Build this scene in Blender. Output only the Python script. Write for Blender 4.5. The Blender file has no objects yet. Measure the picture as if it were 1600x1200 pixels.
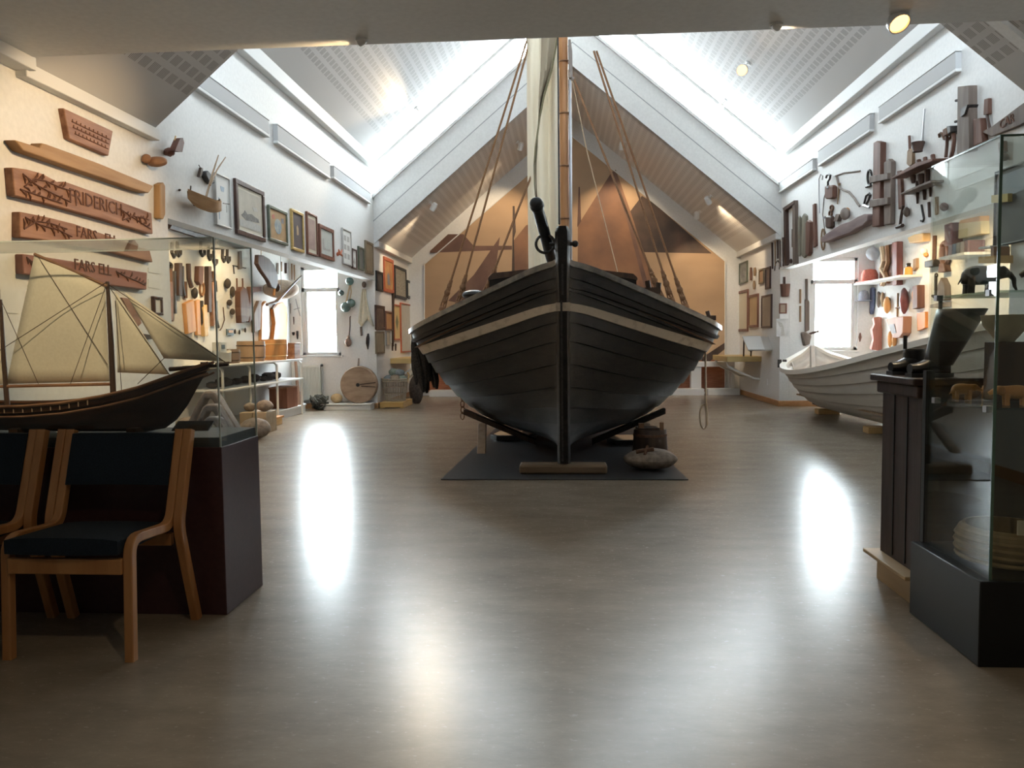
import bpy, bmesh, math, random
from mathutils import Vector, Matrix
V = Vector
rnd = random.Random(7)
sc = bpy.context.scene
col = sc.collection
# ---------------------------------------------------------------- camera model
F = 1200.0; H = 1.15
_vy = V((80, 73, -F)).normalized()
_r = math.radians(0.4)
_u0 = V((-math.sin(_r), math.cos(_r), 0))
_vz = (_u0 - _vy * _u0.dot(_vy)).normalized()
_vx = _vy.cross(_vz)
RW = Matrix((_vx, _vy, _vz))          # camera -> world
EYE = V((0, 0, H))
def ray(px, py): return RW @ V(((px - 800) / F, -(py - 600) / F, -1))
def PX(px, py, X): d = ray(px, py); return EYE + d * (X / d.x)
def PY(px, py, Y): d = ray(px, py); return EYE + d * (Y / d.y)
def PZ(px, py, Z): d = ray(px, py); return EYE + d * ((Z - H) / d.z)
def PP(px, py, p0, n): d = ray(px, py); return EYE + d * ((p0 - EYE).dot(n) / d.dot(n))
# ---------------------------------------------------------------- materials
MATS = {}
def newmat(name):
    m = bpy.data.materials.new(name); m.use_nodes = True
    nt = m.node_tree; return m, nt, nt.nodes['Principled BSDF']
def nd(nt, t, **kw):
    n = nt.nodes.new(t)
    for k, v in kw.items():
        if k.startswith('i_'):
            k = k[2:]; k = int(k) if k.isdigit() else k.replace('_', ' ')
            n.inputs[k].default_value = v
        else: setattr(n, k, v)
    return n
def M(name, c1, c2=None, rough=.6, scale=8, stretch=(1, 1, 1), bump=0., metal=0., spec=.4, detail=5, kind='noise', lo=.35, hi=.65, coat=0.):
    if name in MATS: return MATS[name]
    m, nt, b = newmat(name); L = nt.links
    b.inputs['Roughness'].default_value = rough; b.inputs['Metallic'].default_value = metal
    b.inputs['Specular IOR Level'].default_value = spec
    b.inputs['Coat Weight'].default_value = coat
    if c2 is None and not bump:
        b.inputs['Base Color'].default_value = (*c1, 1)
    else:
        tc = nd(nt, 'ShaderNodeTexCoord'); mp = nd(nt, 'ShaderNodeMapping'); mp.inputs['Scale'].default_value = stretch
        L.new(tc.outputs['Object'], mp.inputs['Vector'])
        if kind == 'noise':
            t = nd(nt, 'ShaderNodeTexNoise'); t.inputs['Scale'].default_value = scale; t.inputs['Detail'].default_value = detail
        elif kind == 'voronoi':
            t = nd(nt, 'ShaderNodeTexVoronoi'); t.inputs['Scale'].default_value = scale
        else:
            t = nd(nt, 'ShaderNodeTexWave'); t.inputs['Scale'].default_value = scale; t.inputs['Distortion'].default_value = 3; t.inputs['Detail'].default_value = 3
        L.new(mp.outputs[0], t.inputs['Vector'])
        cr = nd(nt, 'ShaderNodeValToRGB')
        cr.color_ramp.elements[0].position = lo; cr.color_ramp.elements[0].color = (*c1, 1)
        cr.color_ramp.elements[1].position = hi; cr.color_ramp.elements[1].color = (*(c2 or c1), 1)
        L.new(t.outputs[0], cr.inputs[0]); L.new(cr.outputs[0], b.inputs['Base Color'])
        if bump:
            bp = nd(nt, 'ShaderNodeBump'); bp.inputs['Strength'].default_value = bump; bp.inputs['Distance'].default_value = .01
            L.new(t.outputs[0], bp.inputs['Height']); L.new(bp.outputs[0], b.inputs['Normal'])
    MATS[name] = m; return m
def emit(name, c, s):
    m, nt, b = newmat(name)
    b.inputs['Base Color'].default_value = (*c, 1)
    b.inputs['Emission Color'].default_value = (*c, 1); b.inputs['Emission Strength'].default_value = s
    return m
def glass(name, tint, refl):
    m, nt, b = newmat(name); nt.nodes.remove(b); L = nt.links
    tr = nd(nt, 'ShaderNodeBsdfTransparent'); tr.inputs[0].default_value = (*tint, 1)
    gl = nd(nt, 'ShaderNodeBsdfGlossy'); gl.inputs['Roughness'].default_value = .0
    lw = nd(nt, 'ShaderNodeLayerWeight'); lw.inputs['Blend'].default_value = .5
    pw = nd(nt, 'ShaderNodeMath', operation='POWER'); L.new(lw.outputs['Facing'], pw.inputs[0]); pw.inputs[1].default_value = 5
    f0 = ((refl - 1) / (refl + 1)) ** 2
    fr = nd(nt, 'ShaderNodeMath', operation='MULTIPLY_ADD'); L.new(pw.outputs[0], fr.inputs[0]); fr.inputs[1].default_value = .9 * (1 - f0); fr.inputs[2].default_value = f0
    mx = nd(nt, 'ShaderNodeMixShader')
    L.new(fr.outputs[0], mx.inputs[0]); L.new(tr.outputs[0], mx.inputs[1]); L.new(gl.outputs[0], mx.inputs[2])
    L.new(mx.outputs[0], nt.nodes['Material Output'].inputs[0]); return m
WOOD = {}
def wood(name, c1, c2, axis='z', rough=.55, scale=14, bump=.25, spec=.3):
    st = {'x': (.12, 1, 1), 'y': (1, .12, 1), 'z': (1, 1, .12)}[axis]
    return M(name, c1, c2, rough, scale, st, bump, spec=spec)
white = M('white_paint', (.72, .72, .71), (.77, .77, .76), .7, 30, bump=.04, spec=.3)
wtrim = M('white_trim', (.72, .72, .71), None, .65, spec=.15)
grey_panel = M('pale_grey_enamel', (.50, .50, .50), None, .75, spec=.1)
oak = wood('bent_beech', (.38, .17, .06), (.50, .25, .10), 'z', .35, spec=.5)
pine = wood('yellow_pine', (.62, .40, .17), (.72, .50, .24), 'y', .5)
dkwood = wood('dark_wood', (.045, .025, .017), (.085, .05, .032), 'z', .5)
mdwood = wood('mid_brown_wood', (.20, .10, .055), (.30, .165, .09), 'z', .65)
ltwood = wood('weathered_wood', (.34, .24, .16), (.44, .32, .22), 'z', .7)
rdwood = wood('red_brown_wood', (.20, .095, .058), (.37, .20, .125), 'y', .65, 18, .5)
ogwood = wood('orange_wood', (.55, .26, .09), (.66, .35, .14), 'z', .55)
gywood = wood('grey_driftwood', (.22, .18, .16), (.34, .29, .26), 'z', .8)
iron = M('dark_iron', (.035, .032, .032), (.07, .06, .055), .55, 40, metal=.5)
rust = M('rusty_iron', (.10, .05, .03), (.18, .09, .05), .75, 40)
steel = M('dull_steel', (.35, .35, .36), None, .35, metal=.8)
rope = M('manila_rope', (.20, .10, .05), (.30, .165, .085), .9, 120)
ropep = M('pale_rope', (.55, .42, .28), (.66, .52, .36), .9, 120)
black = M('black_paint', (.012, .012, .013), None, .4)
tar = M('tarred_net', (.02, .017, .014), (.05, .042, .034), .9, 60, bump=.5)
clothm = M('sail_canvas', (.74, .69, .58), (.82, .78, .68), .85, 30)
msail = M('model_sail_cotton', (.70, .65, .53), (.75, .70, .58), .9, 90)
paper = M('white_paper', (.72, .72, .70), None, .7)
bluef = M('navy_wool', (.006, .012, .022), (.012, .024, .04), .95, 300, bump=.3)
leather = M('black_leather', (.014, .013, .013), None, .35, spec=.5)
stone = M('grey_brown_stone', (.20, .16, .13), (.33, .27, .22), .9, 22, bump=.5)
paleg = M('pale_granite', (.34, .24, .17), (.46, .35, .26), .85, 30, bump=.4)
mk = lambda n, c, r=.6: M(n, c, tuple(x * 1.25 for x in c), r, 20)
# ---------------------------------------------------------------- mesh builder
class MB:
    def __init__(s): s.v = []; s.f = []; s.m = []; s.mi = 0
    def add(s, vs, fs):
        o = len(s.v); s.v += [tuple(x) for x in vs]
        for f in fs: s.f.append([i + o for i in f]); s.m.append(s.mi)
        return s
    def box(s, c, d, R=None):
        c = V(c); h = V(d) / 2
        vs = [V((x * h.x, y * h.y, z * h.z)) for x in (-1, 1) for y in (-1, 1) for z in (-1, 1)]
        if R is not None: vs = [R @ v for v in vs]
        return s.add([c + v for v in vs], [(0, 1, 3, 2), (4, 6, 7, 5), (0, 4, 5, 1), (2, 3, 7, 6), (0, 2, 6, 4), (1, 5, 7, 3)])
    def bb(s, a, b):
        a = V(a); b = V(b); return s.box((a + b) / 2, [abs(x) for x in (b - a)])
    def prism(s, poly, ext):
        n = len(poly); ext = V(ext); p = [V(q) for q in poly]
        vs = p + [q + ext for q in p]
        return s.add(vs, [tuple(range(n))[::-1], tuple(range(n, 2 * n))] + [(i, (i + 1) % n, n + (i + 1) % n, n + i) for i in range(n)])
    def tube(s, pts, r, n=8, cap=True):
        p = [V(q) for q in pts]; k = len(p)
        rs = r if isinstance(r, (list, tuple)) else [r] * k
        t0 = (p[1] - p[0]).normalized()
        up = V((0, 0, 1)) if abs(t0.z) < .9 else V((1, 0, 0))
        a = t0.cross(up).normalized(); vs = []
        for i in range(k):
            t = (p[min(i + 1, k - 1)] - p[max(i - 1, 0)]).normalized()
            a = (a - t * a.dot(t)).normalized(); b = t.cross(a)
            for j in range(n):
                th = 2 * math.pi * j / n
                vs.append(p[i] + (a * math.cos(th) + b * math.sin(th)) * rs[i])
        fs = [(i * n + j, i * n + (j + 1) % n, (i + 1) * n + (j + 1) % n, (i + 1) * n + j) for i in range(k - 1) for j in range(n)]
        if cap: fs += [tuple(range(n))[::-1], tuple(range((k - 1) * n, k * n))]
        return s.add(vs, fs)
    def lathe(s, prof, c, ax=(0, 0, 1), n=16, sx=1, sy=1):
        ax = V(ax).normalized(); a = ax.orthogonal().normalized(); b = ax.cross(a); c = V(c); vs = []
        if abs(ax.z) > .99: a = V((1, 0, 0)); b = ax.cross(a)
        for r, z in prof:
            for j in range(n):
                th = 2 * math.pi * j / n
                vs.append(c + ax * z + a * (r * sx * math.cos(th)) + b * (r * sy * math.sin(th)))
        k = len(prof)
        fs = [(i * n + j, i * n + (j + 1) % n, (i + 1) * n + (j + 1) % n, (i + 1) * n + j) for i in range(k - 1) for j in range(n)]
        fs += [tuple(range(n))[::-1], tuple(range((k - 1) * n, k * n))]
        return s.add(vs, fs)
    def ball(s, c, r, sx=1, sy=1, sz=1, n=14, jit=0., R=None, rr=None):
        c = V(c); vs = []; fs = []; k = n // 2 + 1; rr = rr or rnd
        for i in range(k + 1):
            ph = math.pi * i / k
            for j in range(n):
                th = 2 * math.pi * j / n
                q = r * (1 + (rr.uniform(-jit, jit) if 0 < i < k else 0))
                v = V((q * sx * math.sin(ph) * math.cos(th), q * sy * math.sin(ph) * math.sin(th), q * sz * math.cos(ph)))
                vs.append(c + (R @ v if R is not None else v))
        fs = [(i * n + j, (i + 1) * n + j, (i + 1) * n + (j + 1) % n, i * n + (j + 1) % n) for i in range(k) for j in range(n)]
        return s.add(vs, fs)
    def torus(s, c, R, r, a, b, n=20, m=6):
        c = V(c); a = V(a); b = V(b); ax = a.cross(b).normalized(); vs = []
        for i in range(n):
            th = 2 * math.pi * i / n; d = a * math.cos(th) + b * math.sin(th); dn = d.normalized()
            for j in range(m):
                ph = 2 * math.pi * j / m
                vs.append(c + d * R + dn * (r * math.cos(ph)) + ax * (r * math.sin(ph)))
        return s.add(vs, [(i * m + j, ((i + 1) % n) * m + j, ((i + 1) % n) * m + (j + 1) % m, i * m + (j + 1) % m) for i in range(n) for j in range(m)])
    def grid(s, rows, close=False):
        k = len(rows); n = len(rows[0]); vs = [q for r in rows for q in r]
        fs = [(i * n + j, i * n + (j + 1) % n, (i + 1) * n + (j + 1) % n, (i + 1) * n + j) for i in range(k - 1) for j in range(n if close else n - 1)]
        return s.add(vs, fs)
ORG = {}
def setp(o, label=None, cat=None, group=None, kind=None):
    for k, v in (('label', label), ('category', cat), ('group', group), ('kind', kind)):
        if v: o[k] = v
    return o
def build(name, mb, mat, parent=None, label=None, bevel=0., solid=0., smooth=True, origin=None, ang=40, sub=0):
    me = bpy.data.meshes.new(name)
    if parent is not None: org = ORG[parent.name]
    elif origin is not None: org = V(origin)
    else:
        xs = list(zip(*mb.v)); org = V(((min(xs[0]) + max(xs[0])) / 2, (min(xs[1]) + max(xs[1])) / 2, min(xs[2])))
    me.from_pydata([tuple(V(v) - org) for v in mb.v], [], mb.f)
    for mt in (mat if isinstance(mat, (list, tuple)) else [mat]): me.materials.append(mt)
    me.polygons.foreach_set('material_index', mb.m)
    bm = bmesh.new(); bm.from_mesh(me); bmesh.ops.recalc_face_normals(bm, faces=bm.faces); bm.to_mesh(me); bm.free()
    if smooth:
        me.polygons.foreach_set('use_smooth', [True] * len(me.polygons)); me.set_sharp_from_angle(angle=math.radians(ang))
    o = bpy.data.objects.new(name, me); col.objects.link(o); ORG[o.name] = org
    if parent is not None: o.parent = parent
    else: o.location = org
    if solid:
        md = o.modifiers.new('Solidify', 'SOLIDIFY'); md.thickness = solid; md.offset = 0
    if bevel:
        md = o.modifiers.new('Bevel', 'BEVEL'); md.width = bevel; md.segments = 2; md.limit_method = 'ANGLE'; md.angle_limit = math.radians(40)
    if sub:
        md = o.modifiers.new('Subdivision', 'SUBSURF'); md.levels = sub; md.render_levels = sub
    if label: o['label'] = label
    return o
def struct(name, mb, mat, bevel=0.):
    o = build(name, mb, mat, origin=(0, 0, 0), bevel=bevel, smooth=False); o['kind'] = 'structure'; return o
def thing(name, label, cat, loc, group=None):
    o = bpy.data.objects.new(name, None); col.objects.link(o); o.location = loc; ORG[o.name] = V(loc); o.empty_display_size = .05
    return setp(o, label, cat, group)
def T(name, label, cat, parts, group=None, **kw):
    """parts: [(part name, MB, material, {options})]; one part -> a single mesh thing"""
    if len(parts) == 1:
        p = parts[0]; o = build(name, p[1], p[2], **{**kw, **(p[3] if len(p) > 3 else {})}); return setp(o, label, cat, group)
    allv = [v for p in parts for v in p[1].v]; xs = list(zip(*allv))
    root = thing(name, label, cat, ((min(xs[0]) + max(xs[0])) / 2, (min(xs[1]) + max(xs[1])) / 2, min(xs[2])), group)
    made = {}
    for p in parts:
        op = {**kw, **(p[3] if len(p) > 3 else {})}; under = op.pop('under', None)
        par = made[under] if under else root
        made[p[0]] = build(p[0], p[1], p[2], parent=par, **op)
        made[p[0]]['_'] = 1; del made[p[0]]['_']
    return root
def hang(w, parts):
    """push hung parts against the wall so that the nearest point touches it"""
    d = min((V(v) - V((w.c, 0, 0) if w.axis == 'x' else (0, w.c, 0))).dot(w.n) for p in parts for v in p[1].v)
    if d > -.001:
        for p in parts: p[1].v = [tuple(V(v) - w.n * (d + .0015)) for v in p[1].v]
    return parts
def copy_tree(o, parent=None):
    c = o.copy(); col.objects.link(c); c.parent = parent
    ORG[c.name] = ORG[o.name]
    for ch in list(o.children): copy_tree(ch, c)
    return c
def text_mb(txt, size, depth, place):
    cu = bpy.data.curves.new('t', 'FONT'); cu.body = txt; cu.size = size; cu.extrude = depth; cu.align_x = 'CENTER'; cu.align_y = 'CENTER'
    cu.resolution_u = 2
    o = bpy.data.objects.new('t', cu); me = bpy.data.meshes.new_from_object(o)
    mb = MB(); mb.add([place @ v.co for v in me.vertices], [list(p.vertices) for p in me.polygons])
    bpy.data.objects.remove(o); bpy.data.curves.remove(cu); bpy.data.meshes.remove(me); return mb
# ---------------------------------------------------------------- room numbers
XL, XR, XC = -3.10, 3.465, .18
XLN, XRN = -4.55, 4.92
YO_L, YO_R = 5.92, 6.25       # near jambs of the side-aisle openings
YP, YM = 12.6, 15.4           # portal plane, mural wall
ZHL, ZHR = 2.12, 2.19         # underside of the headers
EA, ES = 2.72, .838           # eave of low bays, roof slope
HM = (XR - XL) / 2
RL = EA + HM * ES             # ridge of low bays
EH = 4.0; RH = EH + HM * ES   # eave and ridge of the hall
# wall contexts: project a pixel on a plane of the room, n points into the room
class Wall:
    def __init__(s, axis, c, n): s.axis = axis; s.c = c; s.n = V(n)
    def pt(s, px, py, off=0.):
        c = s.c + off * (s.n.x if s.axis == 'x' else s.n.y)
        return PX(px, py, c) if s.axis == 'x' else PY(px, py, c)
WL = Wall('x', XL, (1, 0, 0)); WR = Wall('x', XR, (-1, 0, 0))
WLN = Wall('x', XLN, (1, 0, 0)); WRN = Wall('x', XRN, (-1, 0, 0))
WE = Wall('y', YP, (0, -1, 0)); WB = Wall('y', YM, (0, -1, 0))
def plate(w, px, t, off=-.002, mb=None):
    mb = mb or MB()
    pts = [w.pt(x, y) + w.n * off for x, y in px]
    return mb.prism(pts, w.n * (t - min(off, 0)))
def rod(w, px, r, off=None, mb=None, n=6):
    mb = mb or MB(); rm = max(r) if isinstance(r, (list, tuple)) else r
    off = rm * .95 if off is None else off
    return mb.tube([w.pt(x, y) + w.n * off for x, y in px], r, n)
def wring(w, x, y, rx, ry, r, mb=None, off=None):
    mb = mb or MB(); c = w.pt(x, y); a = w.pt(x + rx, y) - c; b = w.pt(x, y - ry) - c
    return mb.torus(c + w.n * (r * .95 if off is None else off), 1, r, a, b)
def wball(w, x, y, rx, ry, dep, mb=None, jit=0., n=12, seed=1):
    mb = mb or MB(); c = w.pt(x, y); a = (w.pt(x + rx, y) - w.pt(x - rx, y)) / 2; b = (w.pt(x, y - ry) - w.pt(x, y + ry)) / 2
    if w.axis == 'x':
        lim = max(rx / F * c.y, .012)
        if a.length > lim: a = a.normalized() * lim; dep = lim * .85
    R = Matrix((a, b, w.n * dep)).transposed()
    return mb.ball(c + w.n * dep * .93, 1, n=n, jit=jit, R=R, rr=random.Random(seed))
# ================================================================ THE SETTING
# floor: marbled linoleum
m, nt, b = newmat('marbled_linoleum'); L = nt.links
tc = nd(nt, 'ShaderNodeTexCoord')
n1 = nd(nt, 'ShaderNodeTexNoise', i_Scale=2.2, i_Detail=8.0, i_Roughness=.7); mp = nd(nt, 'ShaderNodeMapping'); mp.inputs['Scale'].default_value = (1, 2.2, 1)
L.new(tc.outputs['Object'], mp.inputs[0]); L.new(mp.outputs[0], n1.inputs[0])
cr = nd(nt, 'ShaderNodeValToRGB'); e = cr.color_ramp.elements
e[0].position = .3; e[0].color = (.228, .188, .143, 1); e[1].position = .72; e[1].color = (.335, .286, .226, 1)
L.new(n1.outputs[0], cr.inputs[0])
n2 = nd(nt, 'ShaderNodeTexNoise', i_Scale=26., i_Detail=6.0, i_Roughness=.8); L.new(mp.outputs[0], n2.inputs[0])
mx = nd(nt, 'ShaderNodeMix', data_type='RGBA', blend_type='MULTIPLY'); mx.inputs[0].default_value = .35
cr2 = nd(nt, 'ShaderNodeValToRGB'); cr2.color_ramp.elements[0].position = .35; cr2.color_ramp.elements[0].color = (.86, .85, .84, 1); cr2.color_ramp.elements[1].position = .6
L.new(n2.outputs[0], cr2.inputs[0]); L.new(cr.outputs[0], mx.inputs[6]); L.new(cr2.outputs[0], mx.inputs[7]); L.new(mx.outputs[2], b.inputs['Base Color'])
b.inputs['Specular IOR Level'].default_value = .27
mr = nd(nt, 'ShaderNodeMapRange', i_1=.3, i_2=.7, i_3=.25, i_4=.28); L.new(n2.outputs[0], mr.inputs[0]); L.new(mr.outputs[0], b.inputs['Roughness'])
bp = nd(nt, 'ShaderNodeBump', i_Strength=.015, i_Distance=.01); L.new(n2.outputs[0], bp.inputs['Height']); L.new(bp.outputs[0], b.inputs['Normal'])
floor_m = m
mb = MB(); mb.bb((XLN - .6, -3.2, -.12), (XRN + .6, YM + .3, 0)); struct('floor', mb, floor_m)

# perforated acoustic ceiling board; v runs up the slope
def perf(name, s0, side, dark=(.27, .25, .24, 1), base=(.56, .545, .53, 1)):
    m, nt, b = newmat(name); L = nt.links
    tc = nd(nt, 'ShaderNodeTexCoord'); sp = nd(nt, 'ShaderNodeSeparateXYZ'); L.new(tc.outputs['Object'], sp.inputs[0])
    def mt(op, a, bb=None, c=None):
        n = nd(nt, 'ShaderNodeMath', operation=op)
        for i, q in enumerate((a, bb, c)):
            if q is None: continue
            if isinstance(q, (int, float)): n.inputs[i].default_value = q
            else: L.new(q, n.inputs[i])
        return n.outputs[0]
    Y = sp.outputs[1]; X = sp.outputs[0]
    v = mt('MULTIPLY', mt('SUBTRACT', X, s0), 1.3046 * side)      # metres up the slope
    def inside(x, lo, hi): return mt('MULTIPLY', mt('GREATER_THAN', x, lo), mt('LESS_THAN', x, hi))
    fy = mt('FRACT', mt('DIVIDE', Y, .116)); fv = mt('FRACT', mt('DIVIDE', v, .128))
    blk = mt('MULTIPLY', inside(fy, .13, .87), inside(fv, .2, .8))
    slot = inside(mt('FRACT', mt('DIVIDE', Y, .0145)), .2, .72)
    pl = mt('GREATER_THAN', v, .384)
    py = mt('GREATER_THAN', Y, -50)
    fac = mt('MULTIPLY', mt('MULTIPLY', blk, slot), mt('MULTIPLY', pl, py))
    mx = nd(nt, 'ShaderNodeMix', data_type='RGBA'); L.new(fac, mx.inputs[0])
    mx.inputs[6].default_value = base; mx.inputs[7].default_value = dark
    L.new(mx.outputs[2], b.inputs['Base Color']); b.inputs['Roughness'].default_value = .7
    return m
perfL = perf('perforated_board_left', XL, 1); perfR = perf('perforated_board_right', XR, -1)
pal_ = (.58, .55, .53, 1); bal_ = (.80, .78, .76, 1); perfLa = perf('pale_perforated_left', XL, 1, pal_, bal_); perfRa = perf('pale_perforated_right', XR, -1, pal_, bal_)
def slope(name, side, y0, y1, eave, mat, x_in=0, th=.12):
    x0 = XL if side > 0 else XR
    a = V((x0 - side * .25, y0, eave - .25 * ES)); r = V((XC, y0, eave + HM * ES))
    mb = MB(); mb.prism([a, r, r + V((0, 0, th)), a + V((0, 0, th))], (0, y1 - y0, 0)); return struct(name, mb, mat)
def slope_n(side): return V((side * ES, 0, -1)).normalized()
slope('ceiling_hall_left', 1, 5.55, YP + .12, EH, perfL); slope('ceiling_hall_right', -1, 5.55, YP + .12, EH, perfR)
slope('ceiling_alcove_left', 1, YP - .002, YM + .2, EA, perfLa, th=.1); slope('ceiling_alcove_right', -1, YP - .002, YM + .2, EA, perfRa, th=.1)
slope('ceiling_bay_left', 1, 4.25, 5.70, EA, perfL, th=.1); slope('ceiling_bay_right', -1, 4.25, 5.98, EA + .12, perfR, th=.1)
mb = MB(); mb.bb((XL - .2, -3.2, 2.77), (XR + .2, 4.27, 2.95)); struct('ceiling', mb, white)
# gable walls of the hall
def gable(name, lo, hi, y0, y1, mat):
    mb = MB()
    for sx, x0 in ((1, XL - .25), (-1, XR + .25)):
        e = -.25 * ES
        mb.prism([(x0, y0, lo + e), (XC, y0, lo + HM * ES), (XC, y0, hi + HM * ES), (x0, y0, hi + e)], (0, y1 - y0, 0))
    return struct(name, mb, mat)
gable('wall_portal', EA + .0, EA + .74, YP - .02, YP + .12, white)
gable('trim_1', EA + .36, EA + .378, YP - .0225, YP - .018, M('groove_grey', (.36, .37, .38), None, .7))
gable('trim_2', EA + .735, EA + .79, YP - .07, YP + .1, wtrim)
gable('trim_3', EH - .05, EH + .02, YP - .03, YP + .1, wtrim)
gable('wall_front_gable', EA + .08, EA + .8, 5.5, 5.6, white)
gable('trim_11', EH - .06, EH + .02, 5.5, 5.6, wtrim)
mb = MB(); mb.prism([(XL - .2, 4.2, 2.94), (XC, 4.2, RL + .3), (XR + .2, 4.2, 2.94)], (0, .06, 0)); struct('wall_front', mb, white)
# side walls
NC = 2.74
def swall(name, x0, x1, y_open, zh, xn0, xn1):
    mb = MB()
    mb.bb((x0, -3.2, -.02), (x1, y_open, EH + .1)); mb.bb((x0, y_open, zh), (x1, YP, EH + .1))
    mb.bb((x0, YP, -.02), (x1, YM + .2, EA + .1))
    struct(name, mb, white)
    mb = MB(); mb.bb((xn0, y_open - .12, -.02), (xn1, YP + .2, NC + .1)); s = struct(name + '_niche', mb, white)
    mb = MB(); mb.bb((x0 if x0 < 0 else x0 + .02, y_open - .12, -.02), (xn1 if x0 > 0 else x1 - .02, y_open - .02, 2.5)) if x0 > 0 else mb.bb((xn0, y_open - .12, -.02), (x1 - .02, y_open - .02, NC + .1)); struct(name + '_jamb', mb, white)
    mb = MB(); mb.bb((x1 - .02 if x0 < 0 else x0 + .02, y_open - .1, NC), (xn0 if x0 < 0 else xn1, YP + .18, NC + .12)); struct('ceiling_niche' + name[4:], mb, white)
swall('wall_left', XL - .15, XL, YO_L, ZHL, XLN - .1, XLN)
swall('wall_right', XR, XR + .15, YO_R, ZHR, XRN, XRN + .1)
mb = MB(); mb.bb((XL - .2, -3.3, -.02), (XR + .2, -3.2, 3.0)); struct('wall_back', mb, white)
# end walls of the aisles with a window each
def endwall(name, xa, xb, w0, w1, z0, z1):
    mb = MB(); y0, y1 = YP, YP + .2
    mb.bb((xa, y0, -.02), (w0, y1, NC + .1)); mb.bb((w1, y0, -.02), (xb, y1, NC + .1)); mb.bb((w0, y0, -.02), (w1, y1, z0)); mb.bb((w0, y0, z1), (w1, y1, NC + .1))
    struct(name, mb, white)
pane_m = glass('window_glass', (.97, .98, .97), 1.25)
def window(n, w0, w1, z0, z1):
    t = bpy.data.objects.new('window_%d' % n, None); col.objects.link(t); t.location = ((w0 + w1) / 2, YP, z0); t['kind'] = 'structure'; ORG[t.name] = t.location.copy()
    f = MB(); y0, y1 = YP + .03, YP + .1; g = .05; zt = z0 + (z1 - z0) * .72
    f.bb((w0, y0, z0), (w0 + g, y1, z1)); f.bb((w1 - g, y0, z0), (w1, y1, z1)); f.bb((w0, y0, z0), (w1, y1, z0 + g)); f.bb((w0, y0, z1 - g), (w1, y1, z1)); f.bb((w0, y0, zt), (w1, y1, zt + .07))
    f.bb((w0 + g, y0 + .01, z0 + g), (w0 + g + .04, y1 - .01, zt)); f.bb((w1 - g - .04, y0 + .01, z0 + g), (w1 - g, y1 - .01, zt))
    build('window_frame', f, wtrim, t, bevel=.004)
    p = MB(); p.bb((w0 + g, YP + .062, z0 + g), (w1 - g, YP + .066, z1 - g)); build('window_pane', p, pane_m, t)
    s = MB(); s.bb((w0 - .03, YP - .02, z0 - .03), (w1 + .03, YP + .04, z0)); build('window_sill', s, wtrim, t, bevel=.004)
wl0, wl1 = PY(471, 500, YP).x, PY(532, 500, YP).x
wr0, wr1 = PY(1266, 500, YP).x, PY(1340, 500, YP).x
zs = PY(500, 555, YP).z; ztop = 2.36
endwall('wall_left_end', XLN - .1, XL - .152, wl0, wl1, zs, ztop); window(1, wl0, wl1, zs, ztop)
endwall('wall_right_end', XR + .152, XRN + .1, wr0, wr1, zs, ztop); window(2, wr0, wr1, zs, ztop)
# clerestory glazing between the low alcove roof and the hall roof
t = bpy.data.objects.new('window_3', None); col.objects.link(t); t.location = (XC, YP, RL); t['kind'] = 'structure'; ORG[t.name] = t.location.copy()
p = MB(); f = MB()
for sx, x0 in ((1, XL), (-1, XR)):
    p.prism([(x0, YP + .05, EA + .76), (XC, YP + .05, RL + .76), (XC, YP + .05, RH), (x0, YP + .05, EH)], (0, .004, 0))
    f.bb((x0 - .02, YP - .02, EA + .7), (x0 + .02, YP + .08, EH + .02))
build('window_pane', p, pane_m, t); build('window_frame', f, wtrim, t)
t = bpy.data.objects.new('window_4', None); col.objects.link(t); t.location = (XC, 5.55, RL); t['kind'] = 'structure'; ORG[t.name] = t.location.copy()
p = MB()
for sx, x0 in ((1, XL), (-1, XR)): p.prism([(x0, 5.54, EA + .78), (XC, 5.54, RL + .78), (XC, 5.54, RH), (x0, 5.54, EH)], (0, .004, 0))
build('window_pane', p, glass('dimming_glass', (.55, .56, .57), 1.25), t)  # unseen front clerestory; pane tint added to dim the daylight in the hall
# mural wall
mb = MB(); mb.prism([(XL - .2, YM, -.02), (XR + .2, YM, -.02), (XR + .2, YM, EA + .05), (XC, YM, RL + .1), (XL - .2, YM, EA + .05)], (0, .2, 0)); struct('wall_far', mb, white)
# eave cornices
def cornice(name, x0, x1, y0, y1, z0, z1):
    mb = MB(); mb.bb((x0, y0, z0), (x1, y1, z1)); struct(name, mb, wtrim, .006)
cornice('trim_4', XL, XL + .09, 5.56, YP - .03, EH - .09, EH + .07); cornice('trim_5', XR - .09, XR, 5.56, YP - .03, EH - .09, EH + .07)
cornice('trim_6', XL, XL + .07, 4.27, 5.72, EA - .055, EA + .03); cornice('trim_7', XR - .07, XR, 4.27, 6.0, EA + .065, EA + .15)
cornice('trim_8', XL, XL + .08, YP, YM, EA - .05, EA + .05); cornice('trim_9', XR - .08, XR, YP, YM, EA - .05, EA + .05)
cornice('trim_10', XL, XL + .11, -3.2, 4.3, 2.70, 2.775)
# baseboards
bbm = wood('baseboard_wood', (.40, .20, .08), (.48, .26, .12), 'y', .5)
for nm, a, c in (('baseboard_left', (XL, -3.2, 0), (XL + .018, YO_L - .12, .09)), ('baseboard_alcove_left', (XL, YP - .02, 0), (XL + .018, YM, .09)), ('baseboard_alcove_right', (XR - .018, YP - .02, 0), (XR, YM, .09)),
                 ('baseboard_pillar_right', (XR, YP - .018, 0), (XRN, YP, .09)), ('baseboard_pillar_left', (XLN, YP - .018, 0), (XL + .018, YP, .09)), ('baseboard_right', (XR - .018, -3.2, 0), (XR, YO_R - .12, .09))):
    mb = MB(); mb.bb(a, c); struct(nm, mb, bbm, .004)
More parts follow.
